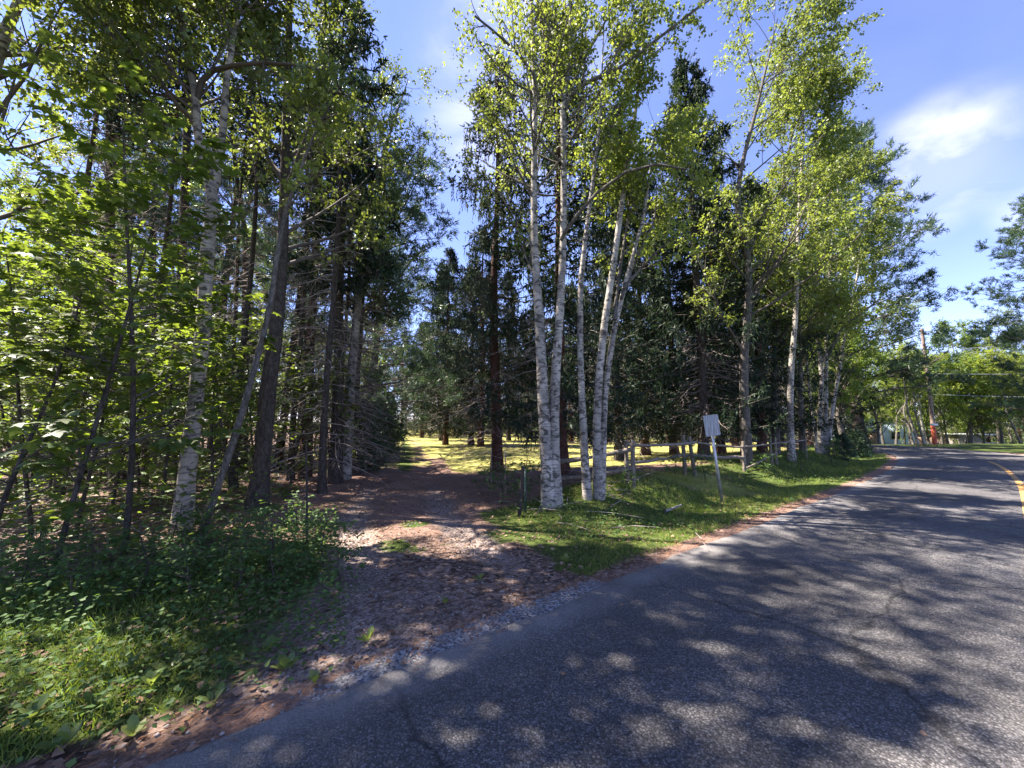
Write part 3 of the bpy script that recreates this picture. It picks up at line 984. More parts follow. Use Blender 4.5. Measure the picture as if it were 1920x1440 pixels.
def sapling(seed, h=4.0, r0=0.024, nb=22, blen=1.1, leaf=0.1, per=9, t0=0.15, lean=(0, 0), tmpl=(MAPLE_V, MAPLE_F), single=0, n2=4):
    rng = RG(seed)
    tr, tw, fol = MB(), MB(), MB()
    s = np.linspace(0, 1, 14)
    P = np.column_stack([lean[0] * s ** 1.4 + 0.06 * np.sin(5 * s + seed), lean[1] * s ** 1.4 + 0.05 * np.cos(4 * s + seed), h * s])
    P -= P[0]
    R = r0 * (1 - s) ** 0.7 + 0.004
    tr.tubes(P, R, 7, rough=0.06, rng=rng)
    B, BR = spawn(rng, P[None], R[None], nb, t0, 0.98, 68, blen, 0.15, 0.3, 6, 0.45, 0.25)
    tw.tubes(B, BR, 4, cap=False)
    S, SR = spawn(rng, B, BR, n2, 0.25, 1.0, 45, blen * 0.4, 0.0, 0.3, 4, 0.6, 0.4, 0.0025)
    tw.tubes(S, SR, 3, cap=False)
    C, T = along(rng, np.concatenate([S]), per, 0.2, 1.0)
    C2, T2 = along(rng, P[None][:, 10:], 8, 0, 1)
    C = np.concatenate([C, C2]); T = np.concatenate([T, T2])
    n = len(C)
    out = T * [1, 1, 0.2] * 0.7 + rng.normal(size=(n, 3)) * [0.6, 0.6, 0.12] + [0, 0, -0.22]
    C = C + nz(out) * 0.04
    Nn = nz(rng.normal(size=(n, 3)) * 0.28 + [0, 0, 1.0])
    sz = leaf * rng.uniform(0.6, 1.2, n)
    fol.leaves(C, out, Nn, sz, *tmpl)
    return tr, tw, fol


def add_parts(root, parts):
    """parts: list of (name, mesh, kind)"""
    for nm, me, kd in parts:
        link(nm, me, root, kind='stuff' if nm in ('branches', 'dead_branches') else kd)


# ---- shared tree models -------------------------------------------------------
def kit_spruce(seed, bark, needle, **kw):
    tr, tw, fol, dd = spruce(seed, **kw)
    out = [('trunk', tr.mesh('spruce_trunk', M[bark], True), None), ('branches', tw.mesh('spruce_branches', M['twig']), None), ('crown', fol.mesh('spruce_crown', M[needle]), None)]
    if dd.v:
        out.append(('dead_branches', dd.mesh('spruce_dead', M['dead_twig']), None))
    return out


def kit_pine(seed, **kw):
    tr, tw, fol = pine(seed, **kw)
    return [('trunk', tr.mesh('pine_trunk', M['pine_bark'], True), None), ('branches', tw.mesh('pine_branches', M['twig']), None), ('crown', fol.mesh('pine_crown', M['pine_needle']), None)]


def kit_broad(seed, h, r0, bark, leafm, lean=0.4, **kw):
    rng = RG(seed)
    z = np.linspace(0, h, 6)
    pts = np.column_stack([np.cumsum(rng.normal(0, lean, 6)) * z / h, np.cumsum(rng.normal(0, lean, 6)) * z / h, z])
    pts -= pts[0]
    rad = r0 * (1 - z / h) ** 0.8 + 0.012
    rad[0] *= 1.25
    ts, lb, fo = broadleaf(seed, [(pts, rad)], **kw)
    return [('trunk', ts[0].mesh('tree_trunk', M[bark], True), None), ('branches', lb.mesh('tree_limbs', M['twig']), None), ('crown', fo.mesh('tree_crown', M[leafm]), None)]


def kit_sapling(seed, leafm='maple_leaf', bark='pine_bark', **kw):
    tr, tw, fol = sapling(seed, **kw)
    return [('trunk', tr.mesh('sapling_trunk', M[bark], True), None), ('branches', tw.mesh('sapling_twigs', M['twig']), None), ('crown', fol.mesh('sapling_leaves', M[leafm]), None)]


KIT = {}
KIT['spruceA'] = kit_spruce(11, 'red_bark', 'spruce_needle', h=14, base=1.3, rad=3.2, hang=0.42)
KIT['spruceB'] = kit_spruce(12, 'pine_bark', 'spruce_needle', h=15, base=1.5, rad=2.9, hang=0.46)
KIT['spruceC'] = kit_spruce(13, 'red_bark', 'spruce_needle', h=12, base=1.1, rad=3.3, hang=0.36)
KIT['spruceD'] = kit_spruce(14, 'red_bark', 'grey_spruce', h=14.2, r0=0.17, base=3.4, rad=2.5, hang=0.55, sparse=0.25, whorl=0.45, dens=1.0, per=5)
KIT['deadspruce'] = kit_spruce(16, 'pine_bark', 'spruce_needle', h=10.5, base=5.4, rad=1.9, hang=0.45, dtop=1.6, dn=3, sparse=0.35)
KIT['spruceE'] = [p for p in kit_spruce(15, 'red_bark', 'spruce_needle', h=13, base=0.4, rad=3.3, hang=0.6, dens=0.7, whorl=0.5, dead=False)]
KIT['pineA'] = kit_pine(21, h=15, base=2.4, rad=3.9, ntuft=1.3)
KIT['pineB'] = kit_pine(22, h=13, base=2.1, rad=4.3, per=4, ntuft=1.1)
KIT['pineC'] = kit_pine(23, h=13, base=4.0, rad=3.0, per=5)
KIT['broadA'] = kit_broad(31, 14, 0.12, 'grey_bark', 'birch_leaf', nb=36, t0=0.2, blen=3.3, n2=8, n3=6, per=13, leaf=0.095)
KIT['broadB'] = kit_broad(32, 12, 0.14, 'grey_bark', 'maple_leaf', nb=34, t0=0.15, blen=3.0, n2=8, n3=6, per=16, leaf=0.115, droop=0.3)
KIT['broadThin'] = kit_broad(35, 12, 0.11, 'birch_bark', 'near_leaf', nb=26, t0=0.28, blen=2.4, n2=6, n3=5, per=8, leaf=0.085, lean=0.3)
KIT['broadC'] = kit_broad(33, 13, 0.13, 'birch_bark', 'birch_leaf', nb=30, t0=0.28, blen=2.4, n2=7, n3=6, per=16, leaf=0.095, lean=0.3)
KIT['goldA'] = kit_broad(34, 11, 0.10, 'grey_bark', 'gold_leaf', nb=26, t0=0.2, blen=2.6, n2=7, n3=6, per=14, leaf=0.10, droop=0.3)
KIT['mapleA'] = kit_sapling(41, h=4.2, nb=30, blen=1.4, leaf=0.12, per=9, lean=(-0.5, 0.3))
KIT['mapleB'] = kit_sapling(42, h=3.2, nb=26, blen=1.2, leaf=0.11, per=9, lean=(0.4, 0))
KIT['mapleC'] = kit_sapling(43, h=5.2, r0=0.032, nb=36, blen=1.5, leaf=0.12, per=9, t0=0.2, lean=(0.3, -0.3))
KIT['thicket'] = kit_broad(47, 5.5, 0.05, 'grey_bark', 'maple_leaf', nb=30, t0=0.04, blen=2.2, n2=7, n3=5, per=10, leaf=0.11, droop=0.2, flat=0.8)
KIT['thicketlight'] = kit_broad(49, 5.5, 0.05, 'grey_bark', 'gold_leaf', nb=26, t0=0.04, blen=2.2, n2=7, n3=5, per=9, leaf=0.10, droop=0.2, flat=0.8)
KIT['shrubA'] = kit_sapling(44, h=1.1, r0=0.01, nb=16, blen=0.6, leaf=0.07, per=5, t0=0.1, leafm='herb_leaf')
KIT['shrubB'] = kit_sapling(45, h=0.8, r0=0.01, nb=14, blen=0.45, leaf=0.07, per=5, t0=0.05, leafm='herb_leaf', tmpl=(BIRCH_V, BIRCH_F))
sl_ = spruce(48, h=12.5, r0=0.075, base=9.8, rad=1.5, hang=0.4, dens=0.7, dtop=-1.0, dn=1)
KIT['slim'] = [('trunk', sl_[0].mesh('slim_trunk', M['pine_bark'], True), None), ('branches', sl_[1].mesh('slim_twigs', M['twig']), None), ('crown', sl_[2].mesh('slim_crown', M['spruce_needle']), None), ('dead_branches', sl_[3].mesh('slim_dead', M['dead_twig']), None)]
rs_ = spruce(46, h=2.6, r0=0.04, base=0.15, rad=1.3, whorl=0.22, per=6, hang=0.2, dens=1.0, dead=False)
KIT['youngspruce'] = [('trunk', rs_[0].mesh('young_trunk', M['grey_bark']), None), ('branches', rs_[1].mesh('young_twigs', M['twig']), None), ('crown', rs_[2].mesh('young_crown', M['pine_needle']), None)]


def tree(kit, px, py, label, name='spruce_tree', cat='tree', h=None, group=None, rz=None, at=None, sc=1.0):
    p = G(px, py) if at is None else np.array([at[0], at[1], hz(*at)])
    p = p - [0, 0, 0.03]
    t = thing(name, label, cat, p, (px * 0.37 + py * 0.11) % 6.28 if rz is None else rz, sc, group)
    add_parts(t, KIT[kit])
    return t


def custom(name, label, cat, stems_px, D, bark, leafm, seed, limbs_px=(), ext=4.0, group=None, base=None, drift=0.0, **kw):
    """tree whose stems are traced: stems_px = list of [(px, py, width_px), ...] all at depth D (drifting)"""
    b0 = G(*base) if base is not None else G(stems_px[0][0][0], stems_px[0][0][1])
    D = b0[1]
    stems, limbs = [], []
    for si, sp in enumerate(stems_px):
        pts, rad = [], []
        for i, (x, y, w) in enumerate(sp):
            dd = D + drift * i + 0.04 * si
            pts.append(PT(x, y, dd) - b0)
            rad.append(w / 2 / F * dd * (0.95 if i == 0 else 0.79))
        if pts[0][2] < 0.4:
            pts[0][2] = -0.06
        if ext:
            d = pts[-1] - pts[-2]; d = d / np.linalg.norm(d)
            d = d * 0.7 + np.array([0, 0, 0.5]); d /= np.linalg.norm(d)
            pts += [pts[-1] + d * ext * 0.5, pts[-1] + d * ext]
            rad += [rad[-1] * 0.6, 0.012]
        stems.append((pts, rad))
    for li in limbs_px:
        pts = [PT(x, y, D + dz) - b0 for x, y, w, dz in li]
        rad = [w / 2 / F * D for x, y, w, dz in li]
        limbs.append((pts, rad))
    ts, lb, fo = broadleaf(seed, stems, limbs=limbs, **kw)
    t = thing(name, label, cat, b0, group=group)
    for m_ in ts:
        link('trunk', m_.mesh('traced_trunk', M[bark], True), t)
    link('branches', lb.mesh('traced_limbs', M['twig'] if bark != 'birch_bark' else M['grey_bark']), t, kind='stuff')
    link('crown', fo.mesh('traced_crown', M[leafm]), t)
    return t


# ------------------------------------------------------------------ the birches
BT = (BIRCH_V, BIRCH_F)
custom('birch_tree', 'double-trunked white birch with peeling bark beside the leaning gate post', 'tree',
       [[(1030, 950, 34), (1024, 850, 30), (1018, 740, 28), (1011, 600, 23), (1003, 470, 19), (1001, 350, 16), (1003, 200, 13), (999, 90, 11), (997, 0, 9)],
        [(1040, 955, 36), (1040, 860, 26), (1040, 740, 24), (1049, 600, 20), (1056, 450, 17), (1057, 300, 15), (1056, 200, 14), (1068, 110, 10), (1070, 0, 9)]],
       7, 'birch_bark', 'birch_leaf', 101, base=(1037, 950), ext=3.5,
       limbs_px=[[(1056, 190, 8, 0), (1040, 130, 8, .1), (1022, 70, 7, .2), (1006, 0, 6, .3)],
                 [(1060, 205, 8, 0), (1080, 165, 8, -.1), (1163, 126, 6, -.3), (1280, 36, 5, -.5), (1330, 0, 3, -.6)],
                 [(1010, 215, 7, 0), (1000, 140, 6, -.2), (950, 80, 5, -.4), (890, 30, 4, -.6)],
                 [(1052, 450, 9, 0), (1068, 422, 7, -.2), (1120, 361, 6, -.5), (1203, 310, 5, -.9), (1290, 318, 3, -1.1)],
                 [(1004, 520, 4, 0), (985, 480, 4, .2), (960, 400, 3, .3), (915, 330, 2, .5)],
                 [(1060, 200, 7, 0), (1090, 120, 6, .2), (1130, 50, 5, .3), (1150, 0, 4, .4)]],
       nb=24, t0=0.48, blen=2.5, n2=8, n3=5, per=6, leaf=0.066, tmpl=BT, up=0.7)
custom('birch_tree', 'three-stemmed white birch clump at the left end of the rail fence', 'tree',
       [[(1102, 930, 20), (1096, 850, 19), (1090, 720, 16), (1088, 620, 14), (1090, 520, 13), (1104, 400, 11), (1118, 290, 8), (1126, 200, 6)],
        [(1124, 940, 24), (1120, 860, 22), (1121, 740, 19), (1132, 620, 17), (1150, 500, 15), (1166, 380, 13), (1186, 250, 10), (1205, 90, 8), (1210, 0, 6)],
        [(1128, 900, 14), (1134, 760, 14), (1148, 640, 13), (1168, 550, 11), (1195, 450, 9), (1208, 400, 7)]],
       8, 'birch_bark', 'gold_leaf', 102, base=(1112, 935), ext=2.0,
       limbs_px=[[(1170, 540, 7, 0), (1205, 500, 6, -.1), (1240, 465, 4, -.3), (1275, 440, 3, -.4)],
                 [(1152, 600, 8, 0), (1160, 520, 7, .2), (1176, 420, 5, .3), (1180, 370, 4, .3)],
                 [(1165, 560, 7, 0), (1190, 490, 6, .2), (1225, 420, 4, .4), (1230, 370, 3, .5)],
                 [(1110, 370, 4, 0), (1150, 340, 3, -.2), (1230, 270, 2, -.4)]],
       nb=18, t0=0.56, blen=1.7, n2=8, n3=5, per=9, leaf=0.07, tmpl=BT, up=0.5)
custom('birch_tree', 'forked tan birch trunk rising from the shrubs left of the drive', 'tree',
       [[(340, 1000, 40), (352, 880, 36), (368, 740, 33), (382, 600, 30), (388, 480, 30), (398, 360, 26), (372, 260, 20), (366, 180, 17), (350, 90, 15), (335, 0, 13)],
        [(396, 370, 20), (408, 320, 19), (418, 240, 17), (425, 150, 15), (440, 60, 13), (450, 0, 12)]],
       5, 'birch_bark_tan', 'near_leaf', 103, base=(340, 1000), ext=4.0,
       limbs_px=[[(370, 185, 12, 0), (385, 140, 11, -.1), (440, 122, 9, -.3), (520, 118, 6, -.5), (600, 130, 3, -.7)],
                 [(365, 190, 8, 0), (310, 180, 6, -.1), (220, 160, 5, -.3), (120, 130, 3, -.4)]],
       nb=30, t0=0.5, blen=2.2, n2=8, n3=5, per=11, leaf=0.075, tmpl=BT)
custom('leaning_tree', 'slim grey trunk leaning right across the left woods, beside the forked birch', 'tree',
       [[(372, 1015, 19), (402, 930, 16), (430, 850, 16), (455, 770, 15), (480, 680, 14), (505, 580, 13), (520, 480, 11), (535, 400, 9), (570, 300, 7), (595, 240, 6), (625, 190, 4)]],
       5, 'grey_bark', 'gold_leaf', 104, ext=0, base=(372, 1015), nb=12, t0=0.68, blen=1.0, n2=5, n3=4, per=5, leaf=0.07, tmpl=BT)
custom('dark_tree', 'thick dark furrowed trunk standing left of the drive', 'tree',
       [[(480, 955, 46), (492, 860, 36), (502, 740, 36), (515, 640, 32), (526, 520, 28), (532, 400, 24), (538, 200, 20), (543, 0, 16)]],
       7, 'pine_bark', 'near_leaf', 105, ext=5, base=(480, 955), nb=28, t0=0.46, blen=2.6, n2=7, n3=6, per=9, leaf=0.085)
custom('dark_tree', 'straight dark trunk at the upper left, seen between the maple leaves', 'tree',
       [[(222, 905, 26), (212, 700, 22), (206, 440, 19), (207, 200, 17), (210, 0, 15)]],
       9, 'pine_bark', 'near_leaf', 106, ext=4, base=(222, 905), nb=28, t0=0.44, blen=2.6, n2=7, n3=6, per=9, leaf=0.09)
custom('dark_tree', 'bare dark trunk behind the forked birch', 'tree',
       [[(322, 885, 24), (332, 700, 21), (342, 450, 18), (350, 270, 17), (352, 100, 15), (355, 0, 13)]],
       9, 'pine_bark', 'birch_leaf', 107, ext=3, base=(322, 885), nb=22, t0=0.6, blen=2.6, n2=7, n3=5, per=8, leaf=0.08)
custom('dark_tree', 'slender dark trunk leaning right just behind the thick furrowed one', 'tree',
       [[(520, 880, 18), (538, 740, 17), (556, 600, 14), (572, 480, 12), (590, 330, 10), (600, 100, 7)]],
       12, 'pine_bark', 'birch_leaf', 108, ext=0, base=(520, 880), nb=16, t0=0.6, blen=2.2, n2=6, n3=5, per=8, leaf=0.085)
custom('dark_tree', 'thin dark trunk left of the thick furrowed one, blue sky behind it', 'tree',
       [[(455, 880, 18), (458, 700, 16), (460, 560, 15), (458, 430, 12), (440, 300, 9), (430, 150, 7)]],
       12, 'pine_bark', 'birch_leaf', 109, ext=0, base=(455, 880), nb=16, t0=0.62, blen=2.2, n2=6, n3=5, per=8, leaf=0.085)
custom('dark_tree', 'straight trunk with a pale sunlit left edge by the drive', 'tree',
       [[(572, 895, 28), (576, 780, 24), (582, 640, 21), (592, 480, 18), (600, 300, 14), (606, 100, 10)]],
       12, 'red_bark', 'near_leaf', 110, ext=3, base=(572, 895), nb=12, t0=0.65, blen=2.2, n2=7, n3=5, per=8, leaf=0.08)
custom('birch_tree', 'single slender white birch right of the blank sign', 'tree',
       [[(1484, 864, 17), (1482, 790, 14), (1483, 700, 13), (1491, 600, 11), (1495, 480, 10), (1500, 370, 8), (1506, 250, 5)]],
       16, 'birch_bark', 'birch_leaf', 111, ext=1.5, base=(1484, 864), nb=32, t0=0.38, blen=2.4, n2=7, n3=6, per=15, leaf=0.09)
custom('birch_tree', 'clump of crooked white birch stems at the far end of the fence', 'tree',
       [[(1540, 852, 10), (1537, 780, 10), (1540, 700, 9), (1530, 600, 8), (1527, 500, 6), (1530, 400, 4)],
        [(1546, 852, 11), (1548, 770, 10), (1548, 700, 10), (1552, 600, 8), (1558, 480, 6), (1570, 380, 4)],
        [(1550, 850, 9), (1562, 760, 8), (1575, 690, 7), (1582, 640, 6), (1600, 560, 4), (1612, 480, 3)]],
       19, 'birch_bark', 'birch_leaf', 112, ext=1.5, base=(1545, 852), nb=20, t0=0.3, blen=2.6, n2=7, n3=6, per=12, leaf=0.10,
       limbs_px=[[(1552, 670, 6, 0), (1575, 620, 5, -.3), (1600, 600, 4, -.5), (1650, 560, 3, -.8)]])
custom('birch_tree', 'thin bare birch pole leaning left beside the crooked birch clump', 'tree',
       [[(1532, 850, 6), (1524, 780, 5), (1516, 720, 5), (1510, 660, 4), (1506, 620, 3)]],
       19, 'birch_bark', 'birch_leaf', 113, ext=0, base=(1532, 850), nb=6, t0=0.8, blen=0.8, n2=4, n3=4, per=6, leaf=0.08)
for (x, y, x2, y2, w, lb) in [(1722, 834, 1702, 770, 5, 'leftmost pale birch stem leaning left across the road bend'),
                              (1733, 833, 1716, 770, 4, 'thin birch stem left of the pale pair by the utility pole'),
                              (1736, 832, 1726, 780, 5, 'white birch stem nearest the orange pole guard')]:
    custom('birch_tree', lb, 'tree', [[(x, y, w), ((x + x2) / 2, (y + y2) / 2, w), (x2, y2, w * 0.8), (x2 - 6, y2 - 50, w * .6)]], 30,
           'birch_bark', 'birch_leaf', 120 + x, ext=1, base=(x, y), nb=14, t0=0.45, blen=1.8, n2=6, n3=5, per=8, leaf=0.11)

# ------------------------------------------------------------------ conifers round the clearing
tree('spruceD', 928, 885, 'tall reddish spruce trunk with sparse grey drooping boughs by the open gate', rz=1.0)
SPR = [('spruceA', 837, 834, 'spruce at the clearing edge, short trunk left of the paired ones'),
       ('spruceB', 828, 826, 'spruce just behind the clearing edge, second trunk from the drive'),
       ('spruceC', 790, 820, 'spruce nearest the far end of the drive'),
       ('spruceC', 883, 835, 'left of the paired spruce trunks in the sunny clearing'),
       ('spruceA', 903, 837, 'slim spruce between the pair and the reddish trunk'),
       ('spruceB', 953, 826, 'spruce trunk seen just right of the tall reddish trunk'),
       ('spruceC', 1071, 832, 'spruce trunk seen in the gap between the two birch clumps'),
       ('spruceA', 1053, 888, 'dark spruce whose trunk stands right behind the double birch'),
       ('spruceB', 1161, 862, 'thick spruce trunk just right of the three-stemmed birch'),
       ('spruceA', 1209, 853, 'dark spruce trunk standing over the top rail, mid fence'),
       ('spruceC', 1265, 852, 'thin spruce trunk left of the paired fence posts'),
       ('spruceB', 1322, 862, 'spruce behind the blank sign'),
       ('spruceA', 1352, 850, 'second spruce right of the blank sign'),
       ('spruceC', 1432, 850, 'dark spruce left of the single birch'),
       ('spruceA', 1380, 838, 'spruce deep in the shade beyond the third fence bay'),
       ('spruceB', 1462, 838, 'spruce close behind the single birch'),
       ('spruceC', 1520, 836, 'spruce behind the crooked birch clump'),
       ('spruceA', 1570, 838, 'last spruce before the road bend'),
       ('spruceB', 1015, 822, 'far spruce behind the double birch'),
       ('spruceC', 1142, 829, 'far spruce seen between the birch stems and the thick trunk'),
       ('spruceB', 1240, 826, 'far spruce beyond the sunny patch'),
       ('spruceA', 1300, 828, 'far spruce beyond the paired fence posts')]
for k_, x, y, lb in SPR:
    tree(k_, x, y, lb, group='spruces round the clearing')
for i, (x, y) in enumerate([(760, 812), (800, 812), (860, 813), (905, 812), (960, 813), (1010, 812), (1060, 813), (1110, 812), (1180, 813), (1230, 813), (1290, 812), (1350, 813), (1410, 814), (1480, 816), (1550, 818), (1600, 822)]):
    tree(['spruceE', 'spruceE', 'spruceC'][i % 3], x, y, 'spruce in the dark far row closing off the clearing', group='far row of spruces', sc=1.1)
tree('pineB', 655, 882, 'white pine whose soft boughs hang over the drive', name='pine_tree', rz=2.2, sc=1.0)
tree('pineB', 700, 848, 'white pine on the left bank of the drive, behind the overhanging one', name='pine_tree', sc=1.1)
tree('pineC', 400, 868, 'white pine behind the forked birch and the dark furrowed trunk', name='pine_tree')
tree('pineA', 250, 865, 'white pine filling the upper left behind the straight dark trunk', name='pine_tree')
tree('deadspruce', 662, 890, 'spruce with bare grey lower twigs on the left of the drive', rz=0.3)
tree('deadspruce', 700, 838, 'spruce with dead lower branches farther up the left of the drive', rz=1.3)
tree('deadspruce', 560, 855, 'spruce with dead twigs behind the pale-edged trunk', rz=2.3)
tree('deadspruce', 625, 905, 'spruce with a thicket of dead twigs right of the pale-edged trunk', rz=4.0)
tree('youngspruce', 700, 865, 'low bushy young spruce on the left edge of the drive', sc=1.0)
tree('youngspruce', 672, 880, 'bushy young spruce nearer the camera on the left edge of the drive', sc=0.85)
tree('youngspruce', 715, 850, 'farthest bushy young spruce on the left edge of the drive', sc=1.1)
tree('youngspruce', 1610, 858, 'low dark evergreen bush at the inside of the road bend', sc=0.5)
tree('youngspruce', 1580, 862, 'dark evergreen bush left of the one at the road bend', sc=0.45)
for (x, y, lb) in [(105, 930, 'slim dark trunk rising through the left maples'), (152, 905, 'slim dark trunk left of the straight dark one'), (268, 915, 'slim trunk between the straight dark one and the forked birch'),
                   (418, 890, 'slim trunk right behind the forked birch'), (440, 915, 'slim dead-twigged trunk between forked birch and furrowed trunk'), (548, 900, 'slim trunk just right of the furrowed one'),
                   (607, 925, 'slim trunk nearest the left edge of the drive'), (636, 880, 'slim trunk in the dead twigs left of the drive'), (500, 885, 'slim trunk hidden behind the furrowed one')]:
    tree('slim', x, y, lb, name='slim_spruce', group='slim trunks of the left woods')
for i, (x, y) in enumerate([(1110, 826), (1185, 827), (1255, 824), (1330, 826), (1395, 828), (1440, 826), (1500, 828), (990, 822), (752, 817), (792, 817), (838, 818), (872, 818), (925, 817), (985, 818), (1045, 818), (1100, 818)]):
    tree('spruceE', x, y, 'low-boughed spruce in the second row beyond the clearing', group='second row of spruces')
# left woods behind
LW = [('goldA', 60, 880, 'yellow-green sunlit tree at the far left edge'), ('broadB', 130, 850, 'broad green tree behind the yellow-green one at the far left'),
      ('goldA', 20, 850, 'second sunlit yellow tree at the left edge'), ('broadA', 300, 850, 'leafy tree far behind the forked birch'),
      ('broadB', 400, 845, 'leafy tree in the distance between forked birch and dark trunk'), ('broadA', 500, 838, 'leafy tree behind the thick furrowed trunk'),
      ('goldA', 660, 825, 'pale sunlit tree at the end of the left woods'), ('broadC', 560, 830, 'birch deep in the left woods'),
      ('broadA', 180, 835, 'distant leafy tree above the maple saplings'),
      ('broadB', -60, 860, 'leafy tree leaning in from beyond the left edge')]
for k_, x, y, lb in LW:
    tree(k_, x, y, lb, name='leafy_tree', group='trees of the left woods')
TH = [(-30, 900), (40, 880), (110, 890), (180, 872), (250, 868), (300, 858), (350, 862), (410, 852), (460, 858), (520, 848), (590, 845), (640, 838), (-90, 880), (80, 850), (230, 845), (380, 840), (480, 838), (570, 832), (0, 860), (150, 856), (320, 842), (620, 828)]
for i, (x, y) in enumerate(TH):
    tree('thicket', x, y, 'leafy understorey tree in the depth of the left woods', name='understorey_tree', group='understorey of the left woods', sc=0.8 + 0.06 * (i % 5))
for i, (x, y) in enumerate([(1640, 31), (1672, 36), (1705, 33.5), (1735, 37), (1770, 36), (1800, 39), (1835, 38), (1870, 37), (1905, 34), (1940, 36), (1690, 44), (1750, 46), (1820, 47), (1890, 46), (1650, 48), (1600, 44), (1560, 48)]):
    x_ = (x - CW) / F * y
    tree('thicketlight' if i % 3 else 'thicket', 0, 0, 'dense low leafy tree in the band past the road bend', name='leafy_tree', at=(x_, y), rz=i * 1.1, sc=1.35, group='dense leafy band past the road bend')
tree('broadThin', 0, 0, 'leafy birch overhanging the top left corner', name='leafy_tree', at=(-7.6, 5.0), rz=2.0, sc=1.0)
tree('broadThin', 648, 898, 'thin leafy tree leaning its crown over the mouth of the drive', name='leafy_tree', rz=1.2, sc=1.05)
# outside the frame on the left: they throw the foreground shade
for (x, y, k_) in [(-6.6, 2.9, 'broadC'), (-9.8, 3.2, 'broadA'), (-5.6, 0.4, 'broadC'), (-13, 0.5, 'broadC')]:
    tree(k_, 0, 0, 'tree beyond the left edge of the view', name='leafy_tree', at=(x, y), rz=x, sc=1.4, group='trees beyond the left edge')
# right of the fence to the bend
RW = [('broadA', 1400, 872, 'leaning grey-trunked tree with a tall crown, right of the blank sign'), ('broadA', 1455, 850, 'tall leafy tree left of the single birch'),
      ('broadA', 1505, 848, 'tall leafy tree right of the single birch'), ('broadB', 1585, 845, 'leafy tree over the crooked birch clump')]
for (k_, x, y, lb), sc_ in zip(RW, (1.1, 1.08, 0.84, 0.9)):
    tree(k_, x, y, lb, name='leafy_tree', group='tall leafy trees along the road', sc=sc_)
tree('pineA', 1612, 836, 'big dark-trunked white pine reaching boughs over the road bend', name='pine_tree', sc=1.5, rz=0.4)
# far side of the bend
FR = [('goldA', 1650, 40, 'leafy tree over the grey-roofed house'), ('broadA', 1700, 38, 'leafy tree left of the utility pole'), ('goldA', 1760, 40, 'leafy tree right of the utility pole'),
      ('broadB', 1810, 38, 'leafy tree above the grey shed'), ('broadA', 1865, 40, 'leafy tree above the parked car'), ('goldA', 1915, 38, 'leafy tree at the right edge past the bend'),
      ('pineA', 1960, 44, 'tall pine just beyond the right edge'), ('spruceA', 1905, 52, 'pointed spruce top above the trees at the right'),
      ('spruceC', 1845, 50, 'dark spruce behind the parked car'), ('spruceB', 1780, 52, 'dark spruce behind the shed'), ('broadA', 1620, 52, 'distant leafy tree behind the big pine'),
      ('broadB', 1735, 56, 'distant leafy tree behind the utility pole'), ('pineC', 1690, 58, 'distant pine behind the house')]
for k_, px_, D, lb in FR:
    x_ = (px_ - CW) / F * D
    tree(k_, 0, 0, lb, name='leafy_tree' if k_[0] in 'bg' else ('pine_tree' if k_[0] == 'p' else 'spruce_tree'), at=(x_, D), rz=px_ * 0.7, sc=0.95, group='trees past the road bend')
tree('pineA', 0, 0, 'pine with sunlit boughs reaching in from the right edge', name='pine_tree', at=(30.5, 21.5), rz=0.5, sc=0.95)
rb = RG(77)
for i in range(60):
    a = -66 + 132 * i / 59 + rb.uniform(-1, 1)
    r_ = rb.uniform(75, 100)
    x_, y_ = r_ * math.sin(math.radians(a)), r_ * math.cos(math.radians(a))
    k_ = ['spruceA', 'broadB', 'pineA', 'broadA', 'spruceC'][i % 5]
    tree(k_, 0, 0, 'distant forest tree closing the view', name='forest_tree', at=(x_, y_), rz=i * 1.3, sc=rb.uniform(1.0, 1.3), group='distant forest trees')

# ------------------------------------------------------------------ saplings and shrubs of the left foreground
SAP = [('mapleC', 232, 1040, 'tallest maple sapling with a bare lower stem, left foreground'), ('mapleA', 60, 1010, 'maple sapling with layered leaves at the left edge'),
       ('mapleB', 140, 1010, 'maple sapling between the left edge and the tallest sapling'), ('mapleA', 300, 960, 'maple sapling just left of the forked birch'),
       ('mapleC', 110, 950, 'tall maple sapling deep in the left thicket'), ('mapleB', 30, 960, 'maple sapling filling the lower left thicket'),
       ('mapleA', -40, 1000, 'maple sapling cut by the left edge'), ('mapleA', 180, 920, 'maple sapling behind the left thicket'),
       ('mapleB', 260, 930, 'small maple sapling behind the tallest one'), ('mapleB', -30, 1080, 'low maple sapling at the lower left edge'),
       ('mapleB', 20, 920, 'leafy maple sapling far back at the left edge'), ('mapleA', 270, 890, 'maple sapling in the shade between dark trunks'),
       ('mapleB', 430, 925, 'maple sapling in front of the thick furrowed trunk'), ('mapleB', 620, 905, 'maple sapling with pale leaves by the dark steel stake'),
       ('mapleB', 545, 910, 'small maple sapling between the thick trunk and the stake'), ('mapleB', 210, 960, 'low maple sapling behind the foot of the tallest one'), ('mapleB', 400, 960, 'low maple sapling right of the forked birch'), ('mapleB', 330, 925, 'low maple sapling in the gap left of the forked birch'), ('mapleA', 480, 905, 'maple sapling behind the foot of the furrowed trunk'), ('mapleB', 90, 940, 'low maple sapling in the middle of the left thicket'), ('mapleA', 160, 890, 'tall maple sapling at the back of the left thicket'), ('mapleA', 350, 905, 'maple sapling just behind the foot of the forked birch'), ('mapleA', 60, 905, 'tall maple sapling beside the left edge, farther back'), ('mapleA', 100, 1080, 'maple sapling over the roadside weeds, lower left')]
lf1 = MB(); lf1.leaves(np.zeros((1, 3)), np.array([[0, 1.0, 0]]), np.array([[0, 0, 1.0]]), 1.0, MAPLE_V, MAPLE_F)
LEAF1 = lf1.mesh('maple_leaf_single', M['maple_leaf_single'])


